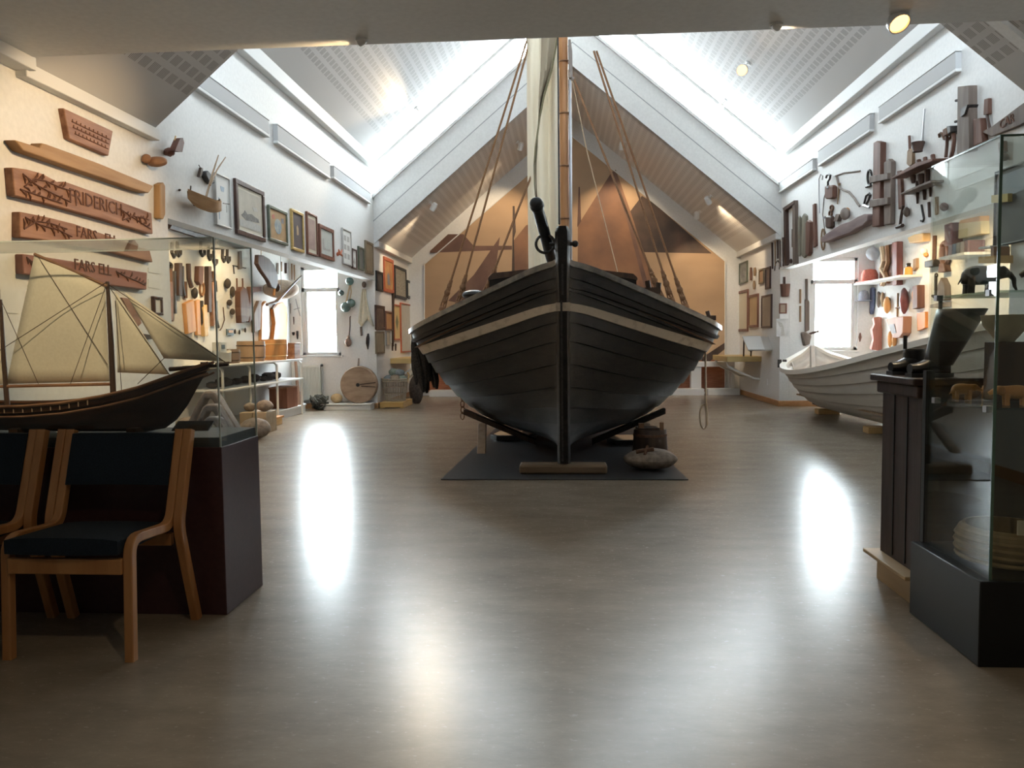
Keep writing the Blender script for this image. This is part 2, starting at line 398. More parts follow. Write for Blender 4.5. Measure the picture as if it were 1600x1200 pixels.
# long grey strip heaters high on the side walls
def heater(w, q, label, pos):
    tl, tr, br, bl = [w.pt(x, y) for x, y in q]
    ya, yb = (tl.y + bl.y) / 2, (tr.y + br.y) / 2; zt, zb = (tl.z + tr.z) / 2, (bl.z + br.z) / 2; x = w.c; n = w.n.x
    a = MB(); a.bb((x - n * .002, ya, zb), (x + n * .05, yb, zt))
    f = MB(); f.bb((x - n * .002, ya - .012, zb - .03), (x + n * .054, yb + .012, zb - .002)); f.bb((x - n * .002, ya - .012, zt), (x + n * .056, yb + .012, zt + .012))
    T('wall_heater', label, 'heater', [('panel', a, grey_panel), ('ledge', f, wtrim)], 'strip heaters high on the walls', bevel=.004)
heater(WL, [(300, 112), (415, 186), (411, 209), (290, 126)], 'long grey strip heater high on left wall, nearest of three', 0)
heater(WL, [(428, 197), (511, 256), (509, 275), (426, 219)], 'middle grey strip heater of three high on the left wall', 0)
heater(WL, [(517, 262), (575, 302), (574, 313), (516, 278)], 'farthest grey strip heater on left wall beside the skylight corner', 0)
heater(WR, [(1502, 86), (1378, 165), (1383, 189), (1502, 104)], 'long grey strip heater high on right wall, nearest of three', 0)
heater(WR, [(1365, 178), (1283, 238), (1285, 256), (1367, 200)], 'middle grey strip heater of three high on the right wall', 0)
heater(WR, [(1275, 250), (1222, 285), (1222, 297), (1276, 264)], 'farthest grey strip heater on right wall beside the skylight corner', 0)
# ---------------------------------------------------------------- sepia mural
WM = Wall('y', YM, (0, -1, 0))
mur = [(663, 612), (663, 413), (894, 213), (1133, 408), (1133, 612)]
mtan = M('mural_sepia_sky', (.36, .235, .14), (.50, .335, .20), .7, .7, (1, 1, 2.5), lo=.2, hi=.8)
mdk = M('mural_sepia_sail', (.125, .068, .05), (.33, .165, .085), .7, 1.1, detail=12, lo=.3, hi=.75)
mpur = M('mural_sepia_shadow', (.12, .065, .05), (.19, .105, .075), .7, 2)
mhill = M('mural_sepia_hill', (.045, .032, .027), (.10, .062, .045), .7, 2)
msea = M('mural_sepia_water', (.24, .085, .04), (.40, .16, .08), .7, 6, (1, 1, 8), lo=.3, hi=.7)
mlite = M('mural_sepia_light', (.46, .32, .20), (.52, .37, .24), .7, 2)
mb = MB(); k = 0
def lay(px, i, lev):
    global mb
    mb.mi = i; mb.prism([WM.pt(x, y, .03 + lev * .0012) for x, y in px], (0, .02 + lev * .0012, 0))
lay(mur, 0, 0)
lay([(663, 560), (1133, 560), (1133, 612), (663, 612)], 4, 1)
lay([(663, 540), (760, 500), (1133, 505), (1133, 562), (663, 562)], 5, 1)
lay([(672, 392), (700, 366), (724, 366), (740, 384), (800, 384), (800, 390), (672, 395)], 2, 1)
lay([(985, 330), (1003, 306), (1022, 318), (1112, 396), (1006, 394), (990, 380)], 3, 1)
lay([(700, 470), (740, 430), (781, 370), (776, 410), (760, 450), (750, 480)], 2, 2)
lay([(765, 460), (776, 408), (776, 462)], 3, 2)
lay([(798, 470), (801, 378), (822, 352), (834, 348), (834, 470)], 1, 2)
lay([(800, 470), (801, 322), (804, 322), (806, 362), (803, 372), (805, 470)], 3, 3)
lay([(902, 480), (903, 352), (955, 270), (962, 265), (985, 330), (1006, 394), (1040, 480)], 1, 2)
lay([(958, 275), (962, 273), (985, 345), (1020, 470), (1012, 470), (980, 345)], 2, 3)
lay([(902, 355), (904, 292), (906, 292), (908, 346)], 2, 3)
lay([(1095, 560), (1133, 535), (1133, 545), (1100, 572)], 3, 2)
fr = MB()
fp = [(663, 612), (663, 413), (894, 213), (1133, 408), (1133, 612)]
P3 = [WM.pt(x, y, .03) for x, y in fp]
for i in range(4): fr.tube([P3[i], P3[i + 1]], .012, 6)
T('mural', 'large sepia photograph mural of sailing ships filling the gable wall', 'mural', [('print', mb, [mtan, mdk, mpur, mhill, msea, mlite], {'smooth': False}), ('edge_strip', fr, wtrim)])
# ---------------------------------------------------------------- lights
w = bpy.data.worlds.new('sky'); sc.world = w; w.use_nodes = True
bg = w.node_tree.nodes['Background']; bg.inputs[0].default_value = (.82, .925, 1.0, 1); bg.inputs[1].default_value = 34.0
def portal(c, sx, sy, rot):
    l = bpy.data.lights.new('portal', 'AREA'); l.shape = 'RECTANGLE'; l.size = sx; l.size_y = sy
    l.cycles.is_portal = True
    o = bpy.data.objects.new('daylight_portal', l); o.location = c; o.rotation_euler = rot; col.objects.link(o)
portal(((wl0 + wl1) / 2, YP + .21, (zs + ztop) / 2), wl1 - wl0, ztop - zs, (-math.pi / 2, 0, 0))
portal(((wr0 + wr1) / 2, YP + .21, (zs + ztop) / 2), wr1 - wr0, ztop - zs, (-math.pi / 2, 0, 0))
sl = math.atan(ES); ln = HM / math.cos(sl)
for sx, x0 in ((1, XL), (-1, XR)):
    z = (EA + .75 + EH + RL + .75 + RH) / 4
    o_r = Matrix.Rotation(-sl * sx, 4, 'Y') @ Matrix.Rotation(-math.pi / 2, 4, 'X')
    portal(((x0 + XC) / 2, YP + .13, z), ln, .62 * math.cos(sl) + .04, o_r.to_euler())
    o_r = Matrix.Rotation(-sl * sx, 4, 'Y') @ Matrix.Rotation(math.pi / 2, 4, 'X')
    portal(((x0 + XC) / 2, 5.48, z), ln, .62 * math.cos(sl) + .04, o_r.to_euler())
def spot(p, tgt, e, ang=50, c=(1, .78, .52), r=.04, blend=.6):
    l = bpy.data.lights.new('lamp', 'SPOT'); l.energy = e; l.color = c; l.spot_size = math.radians(ang); l.spot_blend = blend; l.shadow_soft_size = r
    o = bpy.data.objects.new('lamp_light', l); o.location = p; d = V(tgt) - V(p); o.rotation_euler = d.to_track_quat('-Z', 'Y').to_euler(); col.objects.link(o)
warm = emit('warm_bulb', (1, .50, .17), 2.0); warm2 = emit('pale_bulb', (1, .72, .52), 2.0)
lampw = M('lamp_white', (.80, .80, .79), None, .4)
def lamp(p, up, tgt, label, r=.05, ln_=.13, bulb=warm, e=60, ang=60, stem=.12, c=(1, .76, .48)):
    """can spotlight hung from point p on a ceiling whose outward normal (into room) is up"""
    p = V(p); up = V(up).normalized(); base = p + up * stem; d = (V(tgt) - base).normalized()
    s = MB(); s.lathe([(.035, -.004), (.035, .012), (.012, .02), (.012, stem)], p, up, 10)
    h = MB(); c0 = base - d * ln_ * .5
    h.lathe([(r * .25, -.01), (r * .8, 0), (r, ln_ * .3), (r, ln_), (r * .9, ln_), (r * .9, ln_ - .02)], c0, d, 16)
    g = MB(); g.lathe([(.001, 0), (r * .88, 0), (r * .85, .006), (.001, .01)], c0 + d * (ln_ - .018), d, 14)
    T('spotlight', label, 'lamp', [('mount', s, lampw), ('housing', h, lampw), ('bulb', g, bulb)], 'ceiling spotlights')
    if e: spot(c0 + d * (ln_ + .03), tgt, e, ang, c)
def on_slope(px, py, side, eave):
    return PP(px, py, V((XL if side > 0 else XR, 0, eave)), slope_n(side))
nL, nR = slope_n(1), slope_n(-1)
lamp(on_slope(650, 168, 1, EH), nL, PX(60, 300, XL), 'white ceiling spotlight on left roof slope beside the skylight', e=110, bulb=warm2)
lamp(on_slope(1169, 98, -1, EH), nR, (0, 2.0, 1.0), 'glowing orange spotlight high on the right roof slope', e=10, r=.075, ang=90)
lamp(on_slope(1134, 156, -1, EH), nR, (-1, 6, 1.2), 'small lit spotlight below the orange one on right roof slope', e=6, bulb=warm2)
lamp(on_slope(672, 316, 1, EA), nL, PX(610, 450, XL), 'white can spotlight on left slope of the mural alcove, lower one', e=40, stem=.1, ang=70)
lamp(on_slope(808, 222, 1, EA), nL, PY(760, 430, YM), 'white can spotlight in the mural alcove just left of the sail', e=72, stem=.1, ang=85)
lamp(on_slope(977, 221, -1, EA), nR, PY(960, 400, YM), 'white can spotlight in the mural alcove behind the right shrouds', e=72, stem=.1, ang=85)
lamp(on_slope(1112, 306, -1, EA), nR, PX(1170, 450, XR), 'upper white can spotlight of the pair on right alcove slope', e=40, stem=.1, ang=80)
lamp(on_slope(1094, 330, -1, EA), nR, PY(1090, 470, YM), 'lower white can spotlight of the pair on right alcove slope', e=20, stem=.1, ang=85)
lamp(V((PY(1403, 27, 4.15).x, 4.15, 2.772)), (0, 0, -1), (2.2, 2.0, 0), 'orange recessed downlight at the edge of the low ceiling', r=.055, ln_=.05, stem=.03, e=26, ang=120)
lamp(V((PY(565, 50, 4.2).x, 4.2, 2.772)), (0, 0, -1), PX(120, 330, XL), 'tiny orange lamp under the low ceiling edge, left of the mast', r=.022, ln_=.04, stem=.01, e=95, ang=62, c=(1, .70, .38))
lamp(V((PY(1213, 29, 4.2).x, 4.2, 2.772)), (0, 0, -1), PX(1500, 260, XR), 'tiny orange lamp under the low ceiling edge, right of the mast', r=.022, ln_=.04, stem=.01, e=8, ang=75)
lamp((-1.75, 1.5, 2.772), (0, 0, -1), (-2.2, 3.37, 1.34), 'downlight in the low ceiling above the two blue chairs', r=.05, ln_=.06, stem=.03, e=90, ang=31)
lamp((.1, .9, 2.772), (0, 0, -1), (.1, 1.4, 0), 'downlight in the low ceiling above the middle of the floor', r=.05, ln_=.06, stem=.03, e=17, ang=125)
# aisle lamps under the niche ceilings
def nlamp(x, y, tgt, label, e=30, ang=95):
    lamp((x, y, NC + .002), (0, 0, -1), tgt, label, r=.04, ln_=.09, stem=.06, e=e, ang=ang, c=(1, .70, .38))
nlamp(-3.62, 8.0, (XLN, 8.5, 1.3), 'near lamp on the ceiling of the left aisle', 60)
nlamp(-3.62, 9.6, (XLN, 10.2, 1.1), 'far lamp on the ceiling of the left aisle', 60)
nlamp(4.0, 8.4, (XRN, 8.8, 1.5), 'near lamp on the ceiling of the right aisle', 62)
nlamp(4.0, 10.2, (XRN, 10.7, 1.3), 'far lamp on the ceiling of the right aisle', 62)
# ---------------------------------------------------------------- camera and view
cd = bpy.data.cameras.new('camera'); cd.sensor_width = 36; cd.lens = 27; cd.clip_start = .05
cam = bpy.data.objects.new('camera', cd); col.objects.link(cam); cam.matrix_world = Matrix.Translation(EYE) @ RW.to_4x4(); sc.camera = cam
vs = sc.view_settings; vs.view_transform = 'Standard'; vs.look = 'None'; vs.gamma = 1; vs.exposure = 0.92; vs.use_curve_mapping = False
sc.cycles.use_denoising = True; sc.cycles.max_bounces = 8; sc.cycles.diffuse_bounces = 5; sc.cycles.transparent_max_bounces = 16; sc.cycles.sample_clamp_indirect = 6
sc.cycles.caustics_reflective = False; sc.cycles.caustics_refractive = False
# ================================================================ THE BIG BOAT
def interp(tab, x):
    for (x0, y0), (x1, y1) in zip(tab, tab[1:]):
        if (x0 <= x <= x1) or (x1 <= x <= x0): return y0 + (y1 - y0) * (x - x0) / (x1 - x0)
    return tab[-1][1] if abs(x - tab[-1][0]) < abs(x - tab[0][0]) else tab[0][1]
def smooth(tab, k=2):
    for _ in range(k): tab = [tab[0]] + [(tab[i - 1] + 2 * tab[i] + tab[i + 1]) / 4 for i in range(1, len(tab) - 1)] + [tab[-1]]
    return tab
def hull(st, ts, lap, fn, off0=0., th=0.):
    """clinker shell: st = (s, half breadth, sheer z, keel z, power); ts = strake edges 0..1; fn(s, y, z) -> world"""
    mb = MB()
    for side in (-1, 1):
        prev = None
        for a, b in zip(ts, ts[1:]):
            rows = []
            for q in ((0, lap), (.5, lap * .5), (1, 0)):
                t = a + (b - a) * q[0]
                rows.append([fn(s, side * (hb * max(t, 1e-4) ** p + q[1] * min(1, hb * 4) + off0), zk + t * (zs - zk)) for s, hb, zs, zk, p in st])
            mb.grid(([prev] if prev else []) + rows); prev = rows[-1]
    return mb
GUN = [(866, 412), (840, 423), (800, 441), (760, 459), (720, 477), (690, 491), (665, 503), (650, 511), (640, 519), (630, 524)]
Y0, YB, YS, B = 6.45, 8.45, 12.7, 1.665
st = []
for i in range(25):
    u = i / 24; Y = Y0 + (YB - Y0) * u; hb = max(.05, B * math.sin(math.pi / 2 * u) ** 1.12)
    px = 880 - hb / Y * F; y = interp(GUN, px)
    p = .95 - .60 * u ** .55
    st.append([Y, hb, H + (527 - y) / F * Y, .12 + .03 * (1 - u), p])
zz = smooth([q[2] for q in st], 3)
for q, z in zip(st, zz): q[2] = z
for i in range(1, 17):
    v = i / 16; hb = max(.05, B * (1 - v ** 2.6)); st.append([YB + (YS - YB) * v, hb, st[24][2] + .28 * v * v, .12, .35 + .45 * v ** 2])
ident = lambda s, y, z: V((y, s, z))
ts = [0, .012, .04, .09, .16, .25, .36, .48, .60, .70, .78, .86, .93, 1]
hullm, nt_, b_ = newmat('tarred_planks'); L_ = nt_.links
tc = nd(nt_, 'ShaderNodeTexCoord'); mp = nd(nt_, 'ShaderNodeMapping'); mp.inputs['Scale'].default_value = (1, .15, 2)
nz = nd(nt_, 'ShaderNodeTexNoise', i_Scale=9., i_Detail=7.0, i_Roughness=.7); L_.new(tc.outputs['Object'], mp.inputs[0]); L_.new(mp.outputs[0], nz.inputs[0])
cr = nd(nt_, 'ShaderNodeValToRGB'); e = cr.color_ramp.elements; e[0].position = .35; e[0].color = (.007, .005, .004, 1); e[1].position = .75; e[1].color = (.026, .020, .015, 1)
L_.new(nz.outputs[0], cr.inputs[0]); L_.new(cr.outputs[0], b_.inputs['Base Color']); b_.inputs['Roughness'].default_value = .45; b_.inputs['Specular IOR Level'].default_value = .25
bp = nd(nt_, 'ShaderNodeBump', i_Strength=.35, i_Distance=.01); L_.new(nz.outputs[0], bp.inputs['Height']); L_.new(bp.outputs[0], b_.inputs['Normal'])
railm = wood('worn_rail', (.10, .085, .07), (.22, .19, .15), 'y', .35, spec=.5)
creamm = M('chipped_cream_paint', (.30, .23, .16), (.50, .40, .29), .6, 14, (1, .2, 1), bump=.2, lo=.2, hi=.5)
hl = hull(st, ts, .022, ident)
# painted stripe, rub strakes and rail
def belt(ta, tb, off, thick=.02):
    mb = MB(); n = 24
    for side in (-1, 1):
        rows = [[], [], [], []]
        for s, hb, zs_, zk, p in st:
            u = (s - Y0) / (YB - Y0); u = min(1, u)
            a = ta(u) if callable(ta) else ta; b = tb(u) if callable(tb) else tb
            f = min(1, hb * 4)
            for r, (t, o) in enumerate(((a, off * f), (a, (off + thick) * f), (b, (off + thick) * f), (b, off * f))):
                rows[r].append(V((side * (hb * t ** p + o), s, zk + t * (zs_ - zk))))
        mb.grid(rows + [rows[0]])
    return mb
stripe = belt(lambda u: .757 + .035 * u, lambda u: .797 + .075 * u, .0, .024)
rub = belt(lambda u: .875 + .035 * u, lambda u: .893 + .045 * u, .0, .045)
cap = MB()
for side in (-1, 1):
    rows = [[], [], [], []]
    for s, hb, zs_, zk, p in st:
        f = min(1, hb * 4); zs2 = zs_
        for r, (o, dz) in enumerate(((-.09, -.01), (-.09, .035), (.03, .035), (.03, -.015))):
            rows[r].append(V((side * max(0, hb + o * f), s, zs2 + dz)))
    cap.grid(rows + [rows[0]])
deck = MB()
deck.grid([[V((-(hb - .03), s, zs_ - .16)) for s, hb, zs_, zk, p in st], [V((0, s, zs_ - .12)) for s, hb, zs_, zk, p in st], [V((hb - .03, s, zs_ - .16)) for s, hb, zs_, zk, p in st]])
stem = MB()
prof = [(.055, .10), (.055, .9), (.052, 1.5), (.06, 1.8), (.066, 1.93), (.064, 2.02), (.045, 2.06)]
for sgn in (0,):
    rows = []
    for hw, z in prof: rows.append([V((x, y, z)) for x, y in ((-hw, 6.60), (-hw * .98, 6.40), (-hw * .6, 6.355), (hw * .6, 6.355), (hw * .98, 6.40), (hw, 6.60))])
    stem.grid(rows, True); stem.add(rows[0], [(0, 1, 2, 3, 4, 5)]); stem.add(rows[-1], [(0, 1, 2, 3, 4, 5)])
band = MB(); band.bb((-.022, 6.345, .12), (-.004, 6.362, 1.45)); band.bb((-.012, 6.344, 1.5), (.006, 6.362, 1.75))
keel = MB(); keel.bb((-.05, 6.45, .075), (.05, 12.5, .16))
pin = MB(); pin.tube([(-.11, 6.47, 1.925), (.10, 6.47, 1.925)], .016, 10); pin.ball((.105, 6.47, 1.925), .028)
c = PY(852, 381, 6.47)
ring = MB(); ring.torus(c, .078, .012, (1, 0, 0), (0, .15, .98), 26, 8)
# bowsprit
b0, b1 = PY(872, 440, 7.05), PY(838, 318, 6.2)
d = (b1 - b0).normalized()
bsp = MB(); bsp.tube([b0 - d * .3, b0 + d * .3, b1], [.05, .05, .046], 18); bsp.ball(b1, .056, 1, 1, .9, 18); bsp.lathe([(.052, -.05), (.058, -.04), (.058, -.01), (.05, 0)], b1, d, 18)
# cabin coaming
ca, cb = PY(767, 440, 8.3), PY(993, 447, 8.3)
cabin = MB(); zc = PY(880, 417, 7.75).z
cabin.prism([(-.74, 7.75, 1.1), (.73, 7.75, 1.1), (.73, 7.75, zc - .13), (.70, 7.75, zc - .09), (0, 7.75, zc), (-.70, 7.75, zc - .06), (-.74, 7.75, zc - .1)], (0, 1.5, 0))
croof = MB(); croof.prism([(-.75, 7.74, zc - .095), (-.70, 7.74, zc - .05), (0, 7.74, zc + .012), (.70, 7.74, zc - .08), (.74, 7.74, zc - .12), (.74, 7.74, zc - .14), (0, 7.74, zc - .01), (-.75, 7.74, zc - .12)], (0, 1.6, 0))
# deck fittings on the rail
fitL = MB(); q = PY(741, 461, 7.5); fitL.ball(q + V((0, 0, .0)), .12, 1.0, 1.3, .42); fitL.box(q + V((.05, 0, -.07)), (.12, .18, .1))
fitR = MB(); q = PY(1018, 455, 7.5)
fitR.box(q + V((0, 0, 0)), (.15, .2, .06)); fitR.tube([q + V((-.02, 0, 0)), q + V((-.04, 0, .1))], .025, 8); fitR.tube([q + V((.06, 0, 0)), q + V((.07, 0, .08))], .025, 8)
fitS = MB(); q = PY(1108, 497, 8.35); fitS.box(q, (.12, .14, .05)); fitS.tube([q, q + V((-.02, 0, .075))], .022, 8)
# mast and rig
MYY = 8.55; mx_ = PY(882, 300, MYY).x
ztopm = 6.2
mast = MB(); mast.tube([(mx_, MYY, 1.2), (mx_ - .002, MYY, 4), (mx_ - .01, MYY, ztopm)], [.054, .05, .045], 16)
hoops = [MB().torus(PY(882, y, MYY), .056, .009, (1, 0, 0), (0, 1, 0), 20, 6) for y in (97, 178, 260, 342)]
spar = MB(); spar.tube([PY(890, 62, MYY - .08), PY(891, 80, MYY - .08), PY(892, 122, MYY - .08)], [.012, .022, .02], 8)
spar.tube([PY(893, 122, MYY - .07), PY(897, 124, MYY - .07)], .02, 8)
strip_ = MB(); strip_.tube([PY(891, 125, MYY - .05), PY(892, 420, MYY - .05)], .016, 8)
# sail, bundled and hanging beside the mast
def canvas(name, c, tr):
    m, nt, b = newmat(name); b.inputs['Base Color'].default_value = (*c, 1); b.inputs['Roughness'].default_value = .9
    t_ = nd(nt, 'ShaderNodeBsdfTranslucent'); t_.inputs[0].default_value = (*c, 1); mx = nd(nt, 'ShaderNodeMixShader'); mx.inputs[0].default_value = tr
    nt.links.new(b.outputs[0], mx.inputs[1]); nt.links.new(t_.outputs[0], mx.inputs[2]); nt.links.new(mx.outputs[0], nt.nodes['Material Output'].inputs[0]); return m
clothm = canvas('sail_canvas_thin', (.88, .82, .70), .4)
sail = MB(); rows = []
def sail_half(x0f, x1f, depth, zt, zb, seed, n=40, k=26):
    rr = random.Random(seed); ph = [rr.uniform(0, 6) for _ in range(6)]; rows = []
    for i in range(n + 1):
        w_ = i / n; z = zt + (zb - zt) * w_; row = []
        x0, x1 = x0f(w_), x1f(w_)
        for j in range(k + 1):
            q = j / k
            y = depth * (math.sin(q * 9 + ph[0] + w_ * 1.2) * .5 + math.sin(q * 17 + ph[1] - w_ * 2) * .28 + .25 * math.sin(q * 5 + ph[2] + w_ * 4))
            row.append(V((x0 + (x1 - x0) * q, MYY - .12 + y, z)))
        rows.append(row)
    return rows
zt = 5.6; zb = PY(840, 472, MYY).z
xa = lambda w_: interp([(0, PY(826, 0, MYY).x), (.45, PY(824, 150, MYY).x), (1, PY(827, 470, MYY).x)], w_)
sail.grid(sail_half(xa, lambda w_: PY(872, 200, MYY).x, .09, zt, zb, 3))
fold = MB()
# the loose fold: its free edge runs from the mast at the top down to the bowsprit tip
edge = [(873, 45), (871, 60), (862, 110), (850, 150), (843, 185), (837, 230), (835, 258), (836, 285), (838, 308)]
inner = [(847, 45), (846, 60), (845, 110), (842, 150), (841, 190), (840, 230), (838, 258), (838, 285), (839, 308)]
rows = []
for (ex, ey), (ix, iy) in zip(edge, inner):
    Yf = MYY - .28 - (0 if ey < 200 else (ey - 200) / 108 * 1.6)
    row = []
    for j in range(9):
        q = j / 8; row.append(PY(ix + (ex - ix) * q, iy + (ey - iy) * q, Yf + .05 * math.sin(q * 7 + ey * .02)))
    rows.append(row)
fold.grid(rows)
luff = MB(); luff.tube([r[-1] for r in rows], .011, 6)
foldm = canvas('shaded_fold_canvas', (.46, .38, .27), .12)  # same cloth as the sail; the fold's shade is put into a darker colour
stay = MB(); stay.tube([PY(874, 350, 6.5), PY(872, 100, 7.9), (mx_ - .06, MYY - .03, 6.1)], .008, 6)
shm = rope
shr = []
def shroud(lo, hi, yl, yh, r=.012, tack=True):
    mb = MB(); a = PY(lo[0], lo[1], yl); b = PY(hi[0], hi[1], yh); mb.tube([a, b], r, 6)
    if tack:
        d = (b - a).normalized(); L0 = .34
        for k_, rad in ((.02, .034), (.11, .03), (.20, .034), (.28, .026)): mb.ball(a + d * k_, rad, 1, .7, 1.15, 8)
        mb.tube([a + V((.03, 0, 0)), a + d * L0 + V((.012, 0, 0))], .008, 5); mb.tube([a - V((.03, 0, 0)), a + d * L0 - V((.012, 0, 0))], .008, 5)
    return mb
shrouds = [('shroud', shroud((1072, 481), (932, 80), 8.3, 8.5)), ('shroud', shroud((1050, 472), (928, 80), 8.0, 8.5)), ('shroud', shroud((1034, 467), (893, 115), 7.8, 8.5)),
           ('shroud', shroud((690, 485), (829, 45), 8.3, 8.5)), ('shroud', shroud((715, 478), (833, 45), 8.0, 8.5)), ('shroud', shroud((757, 461), (840, 250), 7.8, 8.5))]
haly = MB(); haly.tube([PY(965, 425, 8.9), PY(918, 240, 8.7), PY(893, 120, 8.55)], .006, 5)
root = T('fishing_boat', 'big black clinker fishing boat with cream stripe standing bow-on in the hall', 'boat', [
    ('hull', hl, hullm, {'ang': 30}), ('painted_stripe', stripe, creamm, {'label': 'chipped cream stripe along the planking'}), ('rubbing_strake', rub, hullm), ('rail', cap, railm, {'label': 'worn greyish rail cap'}),
    ('deck', deck, mdwood), ('stem', stem, hullm), ('stem_band', band, iron), ('stem_paint', MB().bb((-.059, 6.349, 1.365), (.059, 6.46, 1.435)), creamm), ('keel', keel, hullm), ('stem_pin', pin, iron), ('bowsprit_ring', ring, iron), ('bowsprit', bsp, M('bowsprit_paint', (.018, .02, .024), (.03, .033, .038), .38, 20)),
    ('cabin_coaming', cabin, hullm), ('cabin_roof', croof, dkwood), ('deck_block', fitL, black), ('cleat', fitR, dkwood), ('rail_fitting', fitS, dkwood),
    ('mast', mast, wood('mast_pine', (.40, .19, .08), (.52, .27, .13), 'z', .45), {'label': 'varnished orange-brown mast'}), *[('mast_hoop', h_, mdwood, {'under': 'mast'}) for h_ in hoops], ('topping_spar', spar, gywood), ('mast_track', strip_, steel),
    ('sail', sail, clothm, {'label': 'bundled off-white sail', 'solid': .006}), ('sail_fold', fold, foldm, {'solid': .006}), ('bolt_rope', luff, M('bolt_rope_green', (.16, .13, .07), (.22, .19, .11), .8, 60)), ('forestay', stay, iron),
    ('halyard', haly, ropep)] )
for nm, mb in shrouds: build('shroud', mb, shm, root)
# cradle under the boat
mat_ = MB(); a = PZ(688, 751, 0); b = PZ(1077, 752, 0)
mat_.prism([(a.x, 6.15, 0), (b.x, 6.15, 0), (.86, 9.9, 0), (-.86, 9.9, 0)], (0, 0, .008))
T('floor_mat', 'dark grey rubber mat lying under the black boat', 'mat', [('m', mat_, M('grey_rubber', (.040, .042, .046), (.055, .057, .062), .45, 60, spec=.4))])
blk = MB(); blk.bb((-.375, 6.36, .008), (.36, 6.54, .088))
T('keel_block', 'squared timber beam lying crosswise under the black boat\'s stem', 'timber block', [('m', blk, wood('pale_timber', (.17, .12, .075), (.24, .17, .11), 'x', .7))], bevel=.02)
def cradle(side, label):
    pl = MB(); a = V((side * 1.07, 8.2, .335)); b = V((side * .30, 8.2, .005)); d = (b - a)
    pl.prism([a + V((0, -.07, 0)), b + V((0, -.07, 0)), b + V((0, -.07, .055)), a + V((0, -.07, .055))], (0, .14, 0))
    lg = MB(); t = V((side * .87, 8.14, .235)); f = V((side * .82, 7.56, .008))
    w2 = .042
    lg.prism([f + V((-w2, -w2, 0)), f + V((w2, -w2, 0)), f + V((w2, w2, 0)), f + V((-w2, w2, 0))], t - f)
    T('boat_support', label, 'support', [('plank', pl, hullm if side > 0 else dkwood), ('leg', lg, ltwood)], 'cradle supports under the boat', bevel=.004)
cradle(-1, 'left wooden prop and bilge plank under the black boat'); cradle(1, 'right wooden prop and bilge plank under the boat, behind the dark tub')
# floor trays with glass tops
def tray(c, pts, label):
    r = MB(); r.prism([V((c[0] + x, c[1] + y, .008)) for x, y in pts], (0, 0, .05))
    g = MB(); g.prism([V((c[0] + x * .88, c[1] + y * .88, .056)) for x, y in pts], (0, 0, .006))
    T('floor_tray', label, 'tray', [('frame', r, black), ('mirror_top', g, M('tray_mirror', (.75, .78, .8), None, .08, metal=1.0))], 'trays on the rubber mat')
tp = [(-.26, -.12), (-.18, -.26), (.2, -.26), (.26, -.12), (.26, .2), (-.2, .22)]
tray((-.57, 8.75), tp, 'low black tray with shiny top on the mat, left of the keel'); tray((.72, 8.35), tp, 'low black tray with shiny top on the mat, behind the dark tub')
# tub and anchor stone
tub = MB(); q = PZ(1019, 716, .008)
tub.lathe([(.165, 0), (.17, .02), (.155, .25), (.15, .255)], (q.x, q.y + .17, .008), n=16, sy=.9)
tub2 = MB()
for z in (.05, .2): tub2.lathe([(.168 - z * .05, z - .012), (.172 - z * .05, z - .01), (.172 - z * .05, z + .012), (.166 - z * .05, z + .014)], (q.x, q.y + .17, .008), n=16, sy=.9)
ear = MB(); ear.box((q.x + .10, q.y + .1, .29), (.035, .03, .09)); ear2 = MB(); ear2.box((q.x - .09, q.y + .12, .285), (.05, .05, .08))
lid = MB(); lid.box((q.x - .03, q.y + .17, .272), (.2, .2, .02))
T('wooden_tub', 'dark iron-hooped wooden tub on the mat right of the keel', 'tub', [('staves', tub, dkwood), ('hoop', tub2, rust), ('ear', ear, mdwood), ('ear', ear2, mdwood), ('lid', lid, dkwood)])
ast = MB(); q = PZ(1020, 739, .008)
ast.ball((q.x, q.y + .19, .098), 1, .235, .19, .09, 18, .05, rr=random.Random(5))
asw = MB(); asw.tube([(q.x - .13, q.y + .1, .17), (q.x + .02, q.y + .1, .195)], .018, 8); asw.tube([(q.x - .06, q.y + .06, .15), (q.x - .03, q.y + .13, .215)], .014, 8)
T('anchor_stone', 'oval brown anchor stone on the mat in front of the tub', 'stone', [('stone', ast, stone, {'sub': 1}), ('wood_peg', asw, rust)])
# noose rope
no = MB(); a = PY(1101, 498, 8.35)
no.tube([a + V((-.02, .05, .02)), a + V((0, -.06, .03)), PY(1102, 520, 8.25), PY(1103, 632, 8.25)], .011, 6)
lp = []
for i in range(25):
    th = 2 * math.pi * i / 24; lp.append(PY(1099.5 + 6 * math.sin(th), 651 - 19 * math.cos(th), 8.25))
no.tube(lp, .009, 6); no.tube([PY(1103, 630, 8.25), PY(1104.5, 645, 8.25), PY(1104.5, 664, 8.25)], .015, 6)
T('rope_noose', 'rope with a noose hanging over the black boat\'s right rail', 'rope', [('m', no, ropep)])
